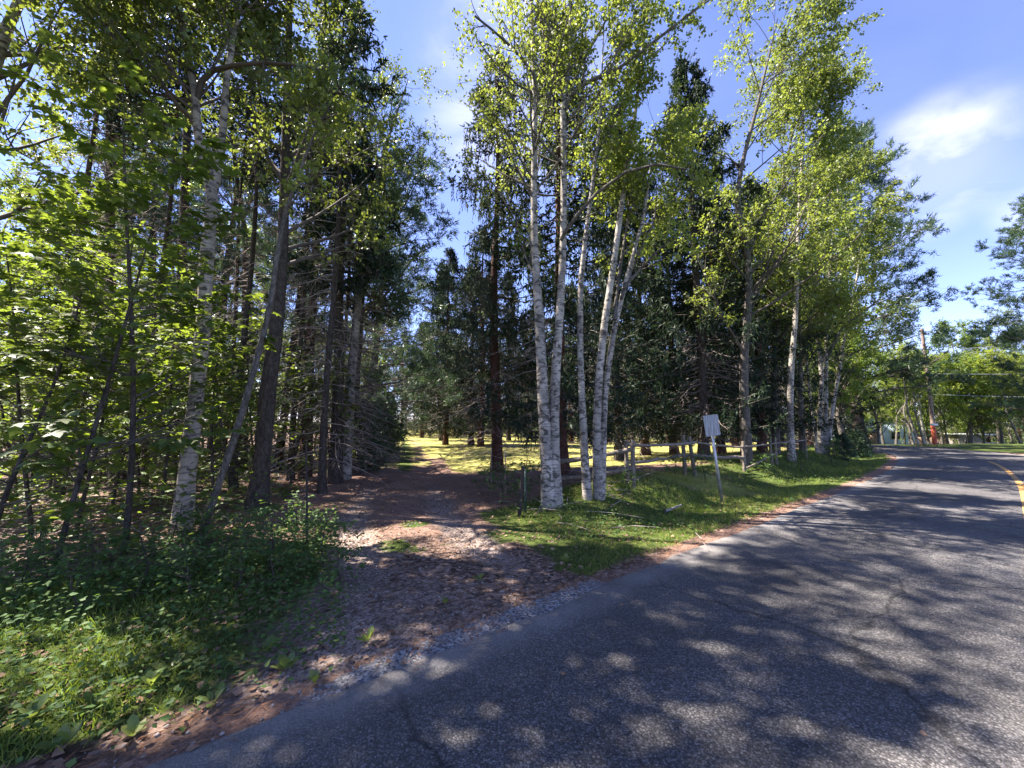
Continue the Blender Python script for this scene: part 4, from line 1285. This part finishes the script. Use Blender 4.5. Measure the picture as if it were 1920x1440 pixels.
def split_leaves(root, kit, nmax=290):
    """the leaves of this sapling that show largest become parts of their own"""
    from mathutils import Matrix
    for nm, me, kd in KIT[kit]:
        if nm != 'crown':
            link(nm, me, root, kind='stuff' if nm == 'branches' else None)
            continue
        v = np.empty(len(me.vertices) * 3, np.float32); me.vertices.foreach_get('co', v); v = v.reshape(-1, 11, 3)
        Mw = Matrix.Translation(root.location) @ Matrix.Rotation(root.rotation_euler.z, 4, 'Z') @ Matrix.Scale(root.scale.x, 4)
        A = np.array(Mw)
        c = v[:, 10] @ A[:3, :3].T + A[:3, 3]
        vis = (np.abs(c[:, 0] / np.maximum(c[:, 1], .1)) < 1.3) & (c[:, 1] > 0.5)
        order = np.argsort(np.where(vis, np.linalg.norm(c - [0, 0, EYE], axis=1), 1e6))
        pick, rest = order[:nmax], order[nmax:]
        for i in pick:
            b = v[i, 0]; d = v[i, 5] - b; s_ = v[i, 3] - v[i, 7]
            sx = np.linalg.norm(s_) / 1.24
            if sx < 1e-4:
                continue
            s_ = s_ / np.linalg.norm(s_); d = d / np.linalg.norm(d); n_ = np.cross(s_, d)
            o = link('leaf', LEAF1, root)
            o.matrix_local = Matrix(((s_[0], d[0], n_[0], b[0]), (s_[1], d[1], n_[1], b[1]), (s_[2], d[2], n_[2], b[2]), (0, 0, 0, 1))) @ Matrix.Scale(float(sx), 4)
        q = MB(); m2 = len(rest)
        q.add(v[rest], (np.asarray(MAPLE_F)[None] + (np.arange(m2) * 11)[:, None, None]).reshape(-1, 3))
        link('crown', q.mesh('sapling_rest', M['maple_leaf']), root, kind='stuff')


for si, (k_, x, y, lb) in enumerate(SAP):
    if si in (0, 1, 9, 23):
        p_ = G(x, y) - [0, 0, 0.03]
        t_ = thing('maple_sapling', lb, 'sapling', p_, (x * 0.37 + y * 0.11) % 6.28, 1.0, 'maple saplings of the left thicket')
        split_leaves(t_, k_)
    else:
        tree(k_, x, y, lb, name='maple_sapling', cat='sapling', group='maple saplings of the left thicket')
SHR = [('shrubA', 90, 1120), ('shrubA', 180, 1100), ('shrubA', 270, 1090), ('shrubB', 340, 1100), ('shrubA', 420, 1070), ('shrubA', 500, 1070), ('shrubB', 560, 1060),
       ('shrubA', 610, 1070), ('shrubB', 640, 1090), ('shrubA', 470, 1030), ('shrubA', 550, 1010), ('shrubB', 30, 1140), ('shrubA', 380, 1030), ('shrubB', 150, 1150), ('shrubB', 250, 1130),
       ('shrubB', 350, 1120), ('shrubA', -30, 1150), ('shrubB', 440, 1110), ('shrubB', 520, 1100), ('shrubA', 330, 1040), ('shrubA', 60, 1090)]
SHL = ['at the left edge above the weeds', 'below the leaning maple sapling', 'under the tallest maple sapling', 'in front of the forked birch', 'under the leaning grey trunk', 'in the middle of the bank',
       'near the steel stake', 'at the mouth of the drive', 'nearest the drive', 'behind the bank of weeds', 'at the foot of the steel stake', 'low at the left edge', 'at the foot of the forked birch',
       'between the weeds and road, lower left', 'in the weeds below the tallest sapling', 'in the weeds below the forked birch', 'cut by the left edge', 'in the weeds below the leaning trunk', 'in the weeds below the stake', 'right against the forked birch', 'in the gap under the left maples']
for (k_, x, y), lb in zip(SHR, SHL):
    tree(k_, x, y, 'leafy green shrub ' + lb, name='shrub', cat='shrub', group='roadside shrubs of the left bank', sc=0.58)
for (x, y, lb, s_) in [(1322, 905, 'bright broad-leaved sapling on the mossy bank left of the sign post', 0.8), (1268, 895, 'small leafy plant at the foot of the paired fence posts', 0.6),
                       (940, 945, 'weedy shrub tangled in the open gate', 0.8), (985, 940, 'weedy shrub behind the leaning gate post', 0.9), (915, 930, 'low shrub at the far end of the gate', 0.7),
                       (1180, 925, 'leafy shoot at the foot of the first fence posts', 0.5), (1500, 885, 'low shrub at the foot of the single birch', 0.8), (1560, 872, 'low shrub left of the road bend', 0.9), (1440, 890, 'low shrub on the shaded bank', 0.7)]:
    tree('shrubA', x, y, lb, name='shrub', cat='shrub', sc=s_)

# ------------------------------------------------------------------ ground cover (uncountable)
def scatter(rng, n, box, fn):
    x = rng.uniform(box[0], box[1], n); y = rng.uniform(box[2], box[3], n)
    p = fn(x, y)
    k = rng.random(n) < p
    x, y = x[k], y[k]
    return np.column_stack([x, y, H(x, y)])


rng = RG(900)
gr = MB()
def pg(x, y):
    z = zones(x, y)
    return np.clip(z['green'] * 1.3 - 0.1 + 0.25 * z['lawn'] * (y < 16), 0, 1) * (1 - 0.85 * np.clip(z['track'], 0, 1))
for box, n, s in [((-6, 2, 1.0, 5), 90000, 0.12), ((-3, 10, 5, 10), 70000, 0.13), ((2, 20, 8, 20), 60000, 0.16)]:
    C = scatter(rng, n, box, pg)
    m_ = len(C)
    D = nz(rng.normal(size=(m_, 3)) * [0.45, 0.45, 0.1] + [0, 0, 0.75])
    hs_ = s * rng.uniform(0.3, 1.3, m_) * (0.15 + 0.9 * fbm(C[:, 0], C[:, 1], 1.2, 44)) * (0.35 + 0.65 * sstep(1.2, 2.2, np.abs(pdist(C[:, 0], C[:, 1], DRIVE)[0])))
    gr.leaves(C, D, nz(rng.normal(size=(m_, 3)) * [1, 1, 0.1]), hs_, BLADE_V, BLADE_F, wid=1.2)
link('verge_grass', gr.mesh('verge_grass', M['grass']), kind='stuff')['label'] = 'grass and fine weeds of the verges'

# low broad-leaved weeds
wd = MB()
def pw(x, y):
    E_, DS_ = edge_d(x, y); DD_, _ = pdist(x, y, DRIVE)
    left_bank = (DD_ > 0.95) & (DS_ > 0)
    w = np.where(left_bank & (E_ > 0.18), (0.15 + 0.85 * sstep(0.32, 0.7, E_)) * (1 - sstep(3.2, 4.6, E_)), 0) * (0.5 + 0.9 * fbm(x, y, 1.1, 51))
    rt = (~left_bank) & (DS_ > 0)
    w = np.where(rt, 0.30 * sstep(0.4, 1.2, E_) * (1 - sstep(4, 6, E_)) * sstep(1.5, 2.4, np.abs(DD_)) * (fbm(x, y, 1.6, 52) > 0.45), w)
    return np.clip(w, 0, 1)
C = scatter(rng, 60000, (-7, 4, 1.0, 7), pw)
m_ = len(C)
hgt = rng.uniform(0.0, 1.0, m_) ** 1.8 * 0.26 * (0.4 + sstep(0.8, 2.0, edge_d(C[:, 0], C[:, 1])[0]))
C[:, 2] += hgt + 0.02
wd.leaves(C, nz(rng.normal(size=(m_, 3)) * [1, 1, 0.25]), nz(rng.normal(size=(m_, 3)) * 0.35 + [0, 0, 1]), rng.uniform(0.02, 0.055, m_), BIRCH_V, BIRCH_F, wid=0.9)
C = scatter(rng, 9000, (1.5, 20, 5, 20), lambda x, y: 0.5 * pg(x, y) * (fbm(x, y, 1.1, 58) > 0.45))
m_ = len(C)
C[:, 2] += 0.03 + 0.08 * rng.random(m_)
wd.leaves(C, nz(rng.normal(size=(m_, 3)) * [1, 1, 0.25]), nz(rng.normal(size=(m_, 3)) * 0.35 + [0, 0, 1]), rng.uniform(0.035, 0.085, m_), BIRCH_V, BIRCH_F)
link('low_weeds', wd.mesh('low_weeds', M['herb_leaf']), kind='stuff')['label'] = 'low broad-leaved weeds covering the verges'

# small stones of the drive mouth and the road edge
pb_ = MB()
OCT_V = [(1, 0, 0), (-1, 0, 0), (0, 1, 0), (0, -1, 0), (0, 0, .7), (0, 0, -.5)]
OCT_F = [[0, 2, 4], [2, 1, 4], [1, 3, 4], [3, 0, 4], [2, 0, 5], [1, 2, 5], [3, 1, 5], [0, 3, 5]]
C = scatter(rng, 12000, (-5, 5, 1.2, 9), lambda x, y: np.where((edge_d(x, y)[0] > 0.0) & (edge_d(x, y)[1] > 0), np.clip(0.9 * np.exp(-(edge_d(x, y)[0] / 0.25) ** 2) * (x < 1.5) + 0.35 * (np.abs(pdist(x, y, DRIVE)[0]) < 1.2), 0, 1), 0))
m_ = len(C)
pb_.leaves(C + [0, 0, .004], nz(rng.normal(size=(m_, 3)) * [1, 1, .2]), nz(rng.normal(size=(m_, 3)) * .3 + [0, 0, 1]), rng.uniform(0.005, 0.018, m_), OCT_V, OCT_F)
link('gravel', pb_.mesh('gravel', plain('stone', (0.30, 0.27, 0.25), 0.9, var=0.6, scale=9)), kind='stuff')['label'] = 'small stones scattered over the drive mouth'

# understorey of the left woods floor
us_ = MB()
C = scatter(rng, 30000, (-15, 0, 4.5, 17), lambda x, y: np.where((pdist(x, y, DRIVE)[0] > 2.2) & (edge_d(x, y)[0] > 2.5), 0.7 * (fbm(x, y, 0.9, 61) > 0.42), 0))
m_ = len(C)
C[:, 2] += 0.05 + 0.95 * rng.random(m_) ** 2
us_.leaves(C, nz(rng.normal(size=(m_, 3)) * [1, 1, 0.2]), nz(rng.normal(size=(m_, 3)) * 0.3 + [0, 0, 1]), rng.uniform(0.05, 0.12, m_), MAPLE_V, MAPLE_F)
link('forest_seedlings', us_.mesh('forest_seedlings', M['maple_leaf']), kind='stuff')['label'] = 'seedlings covering the floor of the left woods'

# dead leaves and pine needles
dl = MB()
C = scatter(rng, 26000, (-7, 7, 1.0, 11), lambda x, y: np.where(edge_d(x, y)[0] > 0.1, 0.25 + 0.5 * (fbm(x, y, 1.3, 71) > 0.5) , np.where(edge_d(x, y)[0] > -0.6, 0.01, 0.002)))
m_ = len(C)
E_, _ = edge_d(C[:, 0], C[:, 1])
C[:, 2] = np.where(E_ < 0, hz(0, 0) + 0.095, C[:, 2] + 0.012)
dl.leaves(C, nz(rng.normal(size=(m_, 3)) * [1, 1, 0.15]), nz(rng.normal(size=(m_, 3)) * 0.35 + [0, 0, 1]), rng.uniform(0.02, 0.06, m_), BIRCH_V, BIRCH_F, wid=1.1)
link('leaf_litter', dl.mesh('leaf_litter', M['dead_leaf']), kind='stuff')['label'] = 'brown dead leaves strewn on the ground'
pn = MB()
C = scatter(rng, 90000, (-4, 8, 1.0, 9), lambda x, y: np.clip(np.exp(-((edge_d(x, y)[0] - 0.14) / 0.16) ** 2) * (0.25 + 1.6 * (fbm(x, y, 2.0, 73) - 0.35)), 0, 1) * (edge_d(x, y)[1] > 0))
m_ = len(C)
C[:, 2] += 0.014 + 0.012 * rng.random(m_)
al = nz(np.array([0.78, 0.62, 0]) + rng.normal(size=(m_, 3)) * [0.7, 0.7, 0.08])
pn.leaves(C, al, np.broadcast_to(np.array([0, 0, 1.0]), (m_, 3)), rng.uniform(0.05, 0.11, m_), NEED_V, NEED_F, wid=0.45)
link('pine_needle_litter', pn.mesh('pine_needle_litter', M['needle_litter']), kind='stuff')['label'] = 'rust-coloured pine needles drifted along the road edge'

# twigs on the forest floor
tg = MB()
C = scatter(rng, 900, (-10, 3, 4, 13), lambda x, y: np.where((edge_d(x, y)[0] > 2.0) & (np.abs(pdist(x, y, DRIVE)[0]) > 2), 0.8, 0.004))
m_ = len(C)
d_ = nz(rng.normal(size=(m_, 3)) * [1, 1, 0.12])
L_ = rng.uniform(0.2, 1.2, m_)[:, None]
tg.tubes(np.stack([C + [0, 0, .02], C + d_ * L_ * .5 + [0, 0, .05], C + d_ * L_ + [0, 0, .03]], 1), np.tile([0.008, 0.006, 0.003], (m_, 1)), 4, cap=False)
link('fallen_twigs', tg.mesh('fallen_twigs', M['dead_twig']), kind='stuff')['label'] = 'dead twigs lying on the forest floor'

# single broad leaves standing out in the foreground weeds
PL_V = [(0, 0, 0), (0.05, 0.2, 0.03), (0.24, 0.45, 0.10), (0.2, 0.8, 0.12), (0, 1.0, 0.08), (-0.2, 0.8, 0.12), (-0.24, 0.45, 0.10), (-0.05, 0.2, 0.03), (0, 0.5, 0.06)]
PL_F = [[8, i, i + 1] for i in range(0, 7)] + [[8, 7, 0]]
pl = MB(); pl.leaves(np.zeros((1, 3)), np.array([[0, 1.0, 0]]), np.array([[0, 0, 1.0]]), 0.115, PL_V, PL_F)
PLm = pl.mesh('plantain_leaf', M['broad_leaf'], True)
PLANTS = [(283, 1290, 'plantain rosette with one pale upright leaf in the left foreground', 6, 1.0), (312, 1262, 'bright yellow-green upright leaf cluster in the left foreground', 4, 1.2),
          (120, 1405, 'broad-leaved plantain by the road at the bottom left', 7, 1.0), (250, 1385, 'broad-leaved plantain left of the needle drift', 7, 0.9), (500, 1225, 'upright dock leaves by the bare dirt', 6, 1.1),
          (535, 1260, 'flat dock rosette next to the gravel edge', 7, 1.1), (690, 1205, 'dock rosette at the mouth of the drive', 7, 0.9), (835, 1135, 'small rosette in the middle of the drive mouth', 7, 0.8),
          (590, 1285, 'small plant in the orange needles beside the asphalt', 6, 0.7), (60, 1350, 'plantain at the left edge of the foreground', 7, 1.0), (180, 1330, 'plantain among dead leaves, lower left', 7, 1.0),
          (900, 1090, 'grassy rosette in the sunlit drive mouth', 7, 0.8), (1060, 1055, 'leafy rosette at the right side of the drive mouth', 7, 0.9), (400, 1320, 'flat plantain in the sunlit dead leaves', 6, 0.9)]
for (x, y, lb, n_, s_) in PLANTS:
    t = thing('plantain', lb, 'plant', G(x, y), group='broad-leaved plants of the foreground')
    for i in range(n_):
        o = link('leaf', PLm, t, (0, 0, 0.01))
        o.rotation_euler = (math.radians(rng.uniform(10, 65)), 0, i * 6.28 / n_ + rng.uniform(-.4, .4))
        s2 = s_ * rng.uniform(0.6, 1.1)
        o.scale = (s2, s2, s2)

# ------------------------------------------------------------------ split-rail fence
def post_mesh(h, r, seed):
    r_ = RG(seed); mb = MB()
    P = np.array([[0, 0, -0.1], [0.005, 0, h * .3], [-.006, .004, h * .7], [0, 0, h]])
    mb.tubes(P, np.array([r, r * 1.02, r * .95, r * .9]), 7, rough=0.22, rng=r_)
    return mb.mesh('post', M['weathered_wood'])


POSTS = [(1040, 912, 1.05, 0), (1176, 905, 1.0, 0.0), (1187, 916, 1.1, 0.03), (1284, 890, 1.1, 0), (1303, 893, 1.1, -0.10), (1396, 884, 0.95, 0.02), (1447, 872, 0.95, 0), (1456, 870, 0.95, 0), (1512, 860, 0.9, 0.02)]
fence = thing('rail_fence', 'weathered split-rail fence of paired posts and two rails along the grassy bank', 'fence', G(1176, 905))
f0 = np.array(fence.location)
pp = []
for i, (x, y, h_, ln) in enumerate(POSTS):
    g = G(x, y); pp.append(g)
    o = link('post', post_mesh(h_ * 0.92, 0.05, i), fence, g - f0)
    o.rotation_euler = (0, ln, 0)


def rail(a, b, r=0.038, seed=0, sag=0.02):
    r_ = RG(seed); mb = MB()
    a = np.array(a); b = np.array(b)
    k = 7
    s = np.linspace(0, 1, k)[:, None]
    P = a * (1 - s) + b * s + r_.normal(0, 0.008, (k, 3)) - np.array([0, 0, 1]) * sag * 4 * s * (1 - s)
    mb.tubes(P - f0, r * (1 + 0.1 * r_.normal(size=k)), 7, rough=0.2, rng=r_)
    link('rail', mb.mesh('rail', M['weathered_wood'], False), fence)


up = lambda p, z: np.array([p[0], p[1], p[2] + z])
rail(up(pp[0], .50) + [-0.1, 0, 0], up(pp[2], .82), 0.05, 1); rail(up(pp[0], .12) + [-0.1, 0, 0], up(pp[2], .42), 0.052, 2)
rail(up(pp[1], .82), up(pp[4], .84), 0.036, 3); rail(up(pp[1], .42), up(pp[3], .50), 0.036, 4)
rail(up(pp[3], .86), up(pp[5], .70), 0.03, 5); rail(up(pp[3], .50), up(pp[5], .40), 0.045, 6)
rail(up(pp[5], .72), up(pp[7], .70), 0.028, 7); rail(up(pp[6], .70), up(pp[8], .72), 0.026, 8); rail(up(pp[5], .08), up(pp[7], .36), 0.03, 9)

# ------------------------------------------------------------------ blank sign seen from behind
sb = G(1355, 942)
Ds = sb[1]
st = PT(1331, 779, Ds)
sign = thing('road_sign', 'blank weathered back of a square metal sign on a leaning steel post', 'sign', sb)
mb = MB()
ax = np.array(st) - sb; Lp = np.linalg.norm(ax); ax /= Lp
side = nz(np.cross(ax, [0, 1, 0.0])); side = nz(np.array([0.93, 0.36, 0]) - ax * np.dot(ax, [0.93, 0.36, 0])); fr = np.cross(side, ax)
R3 = np.column_stack([side, fr, ax])
mb.box(ax * Lp / 2 - ax * 0.1, (0.052, 0.004, Lp + 0.2), M=R3)
for s_ in (-1, 1):
    mb.box(ax * Lp / 2 - ax * 0.1 + side * s_ * 0.028 - fr * 0.016, (0.004, 0.032, Lp + 0.2), M=R3)
link('post', mb.mesh('sign_post', M['steel']), sign)
# plate: thin, rounded corners
c2 = []
hw, hh, rc_ = 0.215, 0.225, 0.035
for cx, cy, a0 in ((hw - rc_, hh - rc_, 0), (-hw + rc_, hh - rc_, 90), (-hw + rc_, -hh + rc_, 180), (hw - rc_, -hh + rc_, 270)):
    for k in range(5):
        a = math.radians(a0 + k * 22.5)
        c2.append((cx + rc_ * math.cos(a), cy + rc_ * math.sin(a)))
pc = ax * (Lp - 0.215) + fr * 0.012
n = len(c2)
front = [pc + side * u + ax * v for u, v in c2]; back = [p + fr * 0.004 for p in front]
mb = MB()
mb.add(front + back + [pc, pc + fr * 0.004], [[i, (i + 1) % n, n + (i + 1) % n, n + i] for i in range(n)])
mb.add(front + [pc], [[i, (i + 1) % n, n] for i in range(n)])
mb.add(back + [pc + fr * .004], [[(i + 1) % n, i, n] for i in range(n)])
link('sign_plate', mb.mesh('sign_plate', M['sign_metal']), sign)
for v in (-0.14, 0.14):
    mb = MB(); q = pc + ax * v - fr * 0.008
    mb.tubes(np.array([q - fr * .012, q - fr * .02, q - fr * .026]), np.array([.011, .011, .010]), 6)
    link('bolt', mb.mesh('bolt', M['steel']), sign)

# ------------------------------------------------------------------ open tube gate and its posts
ga, gb = G(979, 958), G(897, 905)
gate = thing('tube_gate', 'rusty tube gate standing open along the right side of the drive', 'gate', ga)
v = gb - ga; v[2] = 0; Lg = np.linalg.norm(v); v /= Lg
top = 0.98
mb = MB()
zb = 0.12
pth = []
def gp(s, z): return v * s + np.array([0, 0, z])
loop = [gp(0, zb + .1), gp(0, top - .12), gp(0.04, top - .03), gp(0.14, top), gp(Lg * .5, top), gp(Lg - .14, top), gp(Lg - .04, top - .03), gp(Lg, top - .12), gp(Lg, zb + .1), gp(Lg - .1, zb), gp(.1, zb), gp(0, zb + .1)]
mb.tubes(np.array(loop), np.full(len(loop), 0.019), 8, cap=False)
link('gate_frame', mb.mesh('gate_frame', M['rust_pipe'], True), gate)
for k in (0.3, 0.62):
    mb = MB(); mb.tubes(np.array([gp(Lg * k, zb), gp(Lg * k, .55), gp(Lg * k, top)]), np.full(3, .013), 7)
    link('upright_bar', mb.mesh('upright_bar', M['rust_pipe'], True), gate)
for z in (.3, .48, .66, .82):
    mb = MB(); mb.tubes(np.array([gp(0, z), gp(Lg * .5, z - .01), gp(Lg, z)]), np.full(3, .004), 5)
    link('wire', mb.mesh('gate_wire', M['rust_pipe']), gate)
gp0 = G(973, 968)
gpost = thing('gate_post', 'dark leaning round post at the near end of the open gate', 'post', gp0)
mb = MB(); tp = PT(981, 874, gp0[1]) - gp0
mb.tubes(np.array([[0, 0, -.1], tp * .5, tp]), np.array([.034, .033, .031]), 9, rough=.05, rng=RG(3))
link('post', mb.mesh('gate_post', M['dark_steel'], True), gpost)
tp0 = G(984, 962)
tpost = thing('steel_post', 'green studded steel post close beside the dark gate post', 'post', tp0)
mb = MB(); tp = PT(986, 880, tp0[1]) - tp0
mb.box(tp / 2 - [0, 0, .05], (0.035, 0.006, tp[2] + .1)); mb.box(tp / 2 + [0, -0.018, -.05], (0.006, 0.03, tp[2] + .1))
for i in range(12):
    mb.box(np.array([0, -0.036, .1 + i * tp[2] / 13]), (0.012, 0.01, 0.02))
link('post', mb.mesh('t_post', M['green_post']), tpost)
s0 = G(577, 1018)
stake = thing('steel_stake', 'thin dark steel stake standing in the weeds left of the drive', 'stake', s0)
mb = MB(); tp = PT(574, 832, s0[1]) - s0
mb.tubes(np.array([[0, 0, -.1], tp * .5, tp]), np.array([.013, .013, .012]), 6)
link('rod', mb.mesh('rod', M['dark_steel']), stake)
mb = MB()
for i in range(14):
    mb.box(tp * (0.15 + i * 0.06) + [0, -.015, 0], (.01, .012, .012))
link('stud', mb.mesh('studs', M['dark_steel']), stake)
# birch log on the verge
l0 = G(1247, 963); l1 = G(1278, 952)
logt = thing('birch_log', 'small pale fallen birch stick on the grass left of the sign', 'log', l0)
mb = MB(); d = l1 - l0
mb.tubes(np.array([[0, 0, .04], d * .5 + [0, 0, .045], d + [0, 0, .05]]), np.array([.028, .026, .02]), 8, rough=.1, rng=RG(8))
link('stick', mb.mesh('stick', M['birch_bark'], True), logt)

# ------------------------------------------------------------------ beyond the bend: pole, wires, house, shed, car
D = 30.0
pb = np.array([(1745 - CW) / F * D, D, 0.0]); pb[2] = hz(pb[0], pb[1])
pole = thing('utility_pole', 'wooden utility pole with an orange guard past the road bend', 'utility pole', pb)
mb = MB(); mb.tubes(np.array([[0, 0, -.2], [0, 0, 3], [-.05, 0, 6], [-.1, 0, 9]]), np.array([.13, .125, .11, .10]), 10)
link('shaft', mb.mesh('pole_shaft', M['pole_wood'], True), pole)
mb = MB(); mb.tubes(np.array([[0, 0, 0], [0, 0, .7], [0, 0, 1.4]]), np.array([.14, .14, .14]), 12)
link('orange_guard', mb.mesh('orange_guard', M['orange'], True), pole)
mb = MB(); mb.box((-.1, -.2, 1.5), (.55, .02, .16)); link('small_sign', mb.mesh('small_sign', M['white']), pole)
for i, (z0, x1, z1, lb) in enumerate([(7.2, 60, 9.8, 'uppermost overhead wire running right from the utility pole'), (5.4, 60, 6.0, 'middle overhead wire running right from the utility pole'), (3.8, 60, 3.9, 'lowest overhead wire running right from the utility pole')]):
    w_ = thing('overhead_wire', lb, 'wire', pb + [0, -.2, z0], group='overhead wires')
    s = np.linspace(0, 1, 12)[:, None]
    a_ = np.zeros(3); b_ = np.array([x1 - pb[0], -6.0, z1 - z0])
    P = a_ * (1 - s) + b_ * s - np.array([0, 0, 1]) * 0.9 * 4 * s * (1 - s) * .5
    mb = MB(); mb.tubes(P, np.full(12, .016), 5)
    link('cable', mb.mesh('cable', M['wire']), w_)


def gable_house(name, label, px_, D, w, dp, wall_h, roof_h, wallm, roofm, rz=0.0, zoff=0.0, cat='house'):
    x_ = (px_ - CW) / F * D
    t = thing(name, label, cat, (x_, D, hz(x_, D) + zoff), rz)
    mb = MB()
    mb.box((0, 0, wall_h / 2), (w, dp, wall_h))
    for s_ in (-1, 1):
        y_ = s_ * (dp / 2 - .01)
        mb.add([(-w / 2, y_, wall_h), (w / 2, y_, wall_h), (0, y_, wall_h + roof_h)], [[0, 1, 2]])
    link('wall', mb.mesh('house_wall', M[wallm]), t)
    for s_ in (-1, 1):
        mb = MB(); o_ = 0.35; th = .12
        a_ = np.array([0, 0, wall_h + roof_h + .02]); b_ = np.array([s_ * (w / 2 + o_), 0, wall_h - roof_h * o_ / (w / 2) + .02])
        vs_ = []
        for z in (0, th):
            for yy in (-dp / 2 - .3, dp / 2 + .3):
                vs_ += [a_ + [0, yy, z], b_ + [0, yy, z]]
        mb.add(vs_, [[0, 1, 3, 2], [4, 6, 7, 5], [0, 4, 5, 1], [2, 3, 7, 6], [0, 2, 6, 4], [1, 5, 7, 3]])
        link('roof_slope', mb.mesh('roof_slope', M[roofm]), t)
    for k in (-.28, .28):
        mb = MB(); mb.box((k * w, -dp / 2 - .03, wall_h * .55), (.95, .06, 1.0)); fo = link('window', mb.mesh('window_frame', M['white']), t)
        mb = MB(); mb.box((k * w, -dp / 2 - .07, wall_h * .55), (.8, .03, .85)); link('pane', mb.mesh('pane', M['glass_dark']), fo)
    mb = MB(); mb.box((0, -dp / 2 - .04, 1.0), (.9, .07, 2.0)); link('door', mb.mesh('door', M['wall_brown']), t)
    return t


gable_house('grey_roofed_house', 'low house with a grey gable roof and pale walls below the road bend', 1668, 52, 9.5, 7, 2.5, 1.35, 'wall_brown', 'roof_grey', rz=-0.4)
gable_house('pale_blue_house', 'pale blue house glimpsed between the trunks left of the bend', 1600, 50, 8, 7, 2.8, 1.2, 'wall_blue', 'roof_grey', rz=-0.3)
gable_house('red_house', 'small red and white house glimpsed beyond the clearing', 1232, 62, 4, 4, 2.0, 1.0, 'wall_red', 'roof_grey', rz=-0.2)
# shed
x_ = (1800 - CW) / F * 45
shed = thing('shed', 'grey plank shed with a flat white-edged roof beside the parked car', 'shed', (x_, 45, hz(x_, 45)), -0.3)
mb = MB(); mb.box((0, 0, 1.0), (2.0, 1.6, 2.0)); link('wall', mb.mesh('shed_core', M['grey_plank']), shed)
pmb = MB(); pmb.box((0, 0, 0), (.19, .03, 2.0)); pme = pmb.mesh('plank', M['grey_plank'])
for i in range(10):
    link('plank', pme, shed, (-.9 + i * .2, -.82, 1.0))
mb = MB(); mb.box((.4, 0, 2.08), (3.4, 2.2, .12)); link('roof', mb.mesh('shed_roof', M['white']), shed)
# car
x_ = (1850 - CW) / F * 48
car = thing('parked_car', 'dark car parked facing left under the trees past the bend', 'car', (x_, 48, hz(x_, 48)), -0.25)
prof = [(-2.15, .35), (-2.2, .65), (-2.0, .82), (-1.2, .92), (-.65, 1.38), (.75, 1.42), (1.5, .98), (2.05, .92), (2.2, .6), (2.15, .35)]
mb = MB(); n = len(prof)
for s_, w_ in ((0, .86),):
    vs_ = [(x, -w_ * (0.82 if z > 1 else 1), z) for x, z in prof] + [(x, w_ * (0.82 if z > 1 else 1), z) for x, z in prof]
    mb.add(vs_, [[i, (i + 1) % n, n + (i + 1) % n, n + i] for i in range(n)])
    cc = [(0, -.86, .7), (0, .86, .7)]
    mb.add(vs_[:n] + [cc[0]], [[(i + 1) % n, i, n] for i in range(n)]); mb.add(vs_[n:] + [cc[1]], [[i, (i + 1) % n, n] for i in range(n)])
link('body', mb.mesh('car_body', M['car_paint']), car)
for s_ in (-1, 1):
    mb = MB(); y_ = s_ * .80
    mb.add([(-1.05, y_ * 1.06, .95), (1.3, y_ * 1.06, .98), (.72, y_ * .93, 1.34), (-.6, y_ * .93, 1.32)], [[0, 1, 2, 3]]); link('side_window', mb.mesh('side_window', M['glass_dark']), car)
for wx in (-1.35, 1.35):
    for s_ in (-1, 1):
        mb = MB(); mb.tubes(np.array([[wx, s_ * .70, .33], [wx, s_ * .8, .33], [wx, s_ * .89, .33]]), np.array([.33, .34, .31]), 16)
        wh = link('wheel', mb.mesh('wheel', M['tyre']), car)
        mb = MB(); mb.tubes(np.array([[wx, s_ * .88, .33], [wx, s_ * .895, .33], [wx, s_ * .90, .33]]), np.array([.2, .2, .18]), 12); link('rim', mb.mesh('rim', M['steel']), wh)
for s_ in (-1, 1):
    mb = MB(); mb.box((-2.17, s_ * .6, .68), (.08, .34, .13)); link('headlight', mb.mesh('headlight', M['white']), car)

print('objects', len(bpy.data.objects), 'tris', sum(len(m.loops) - 2 * len(m.polygons) for m in bpy.data.meshes))
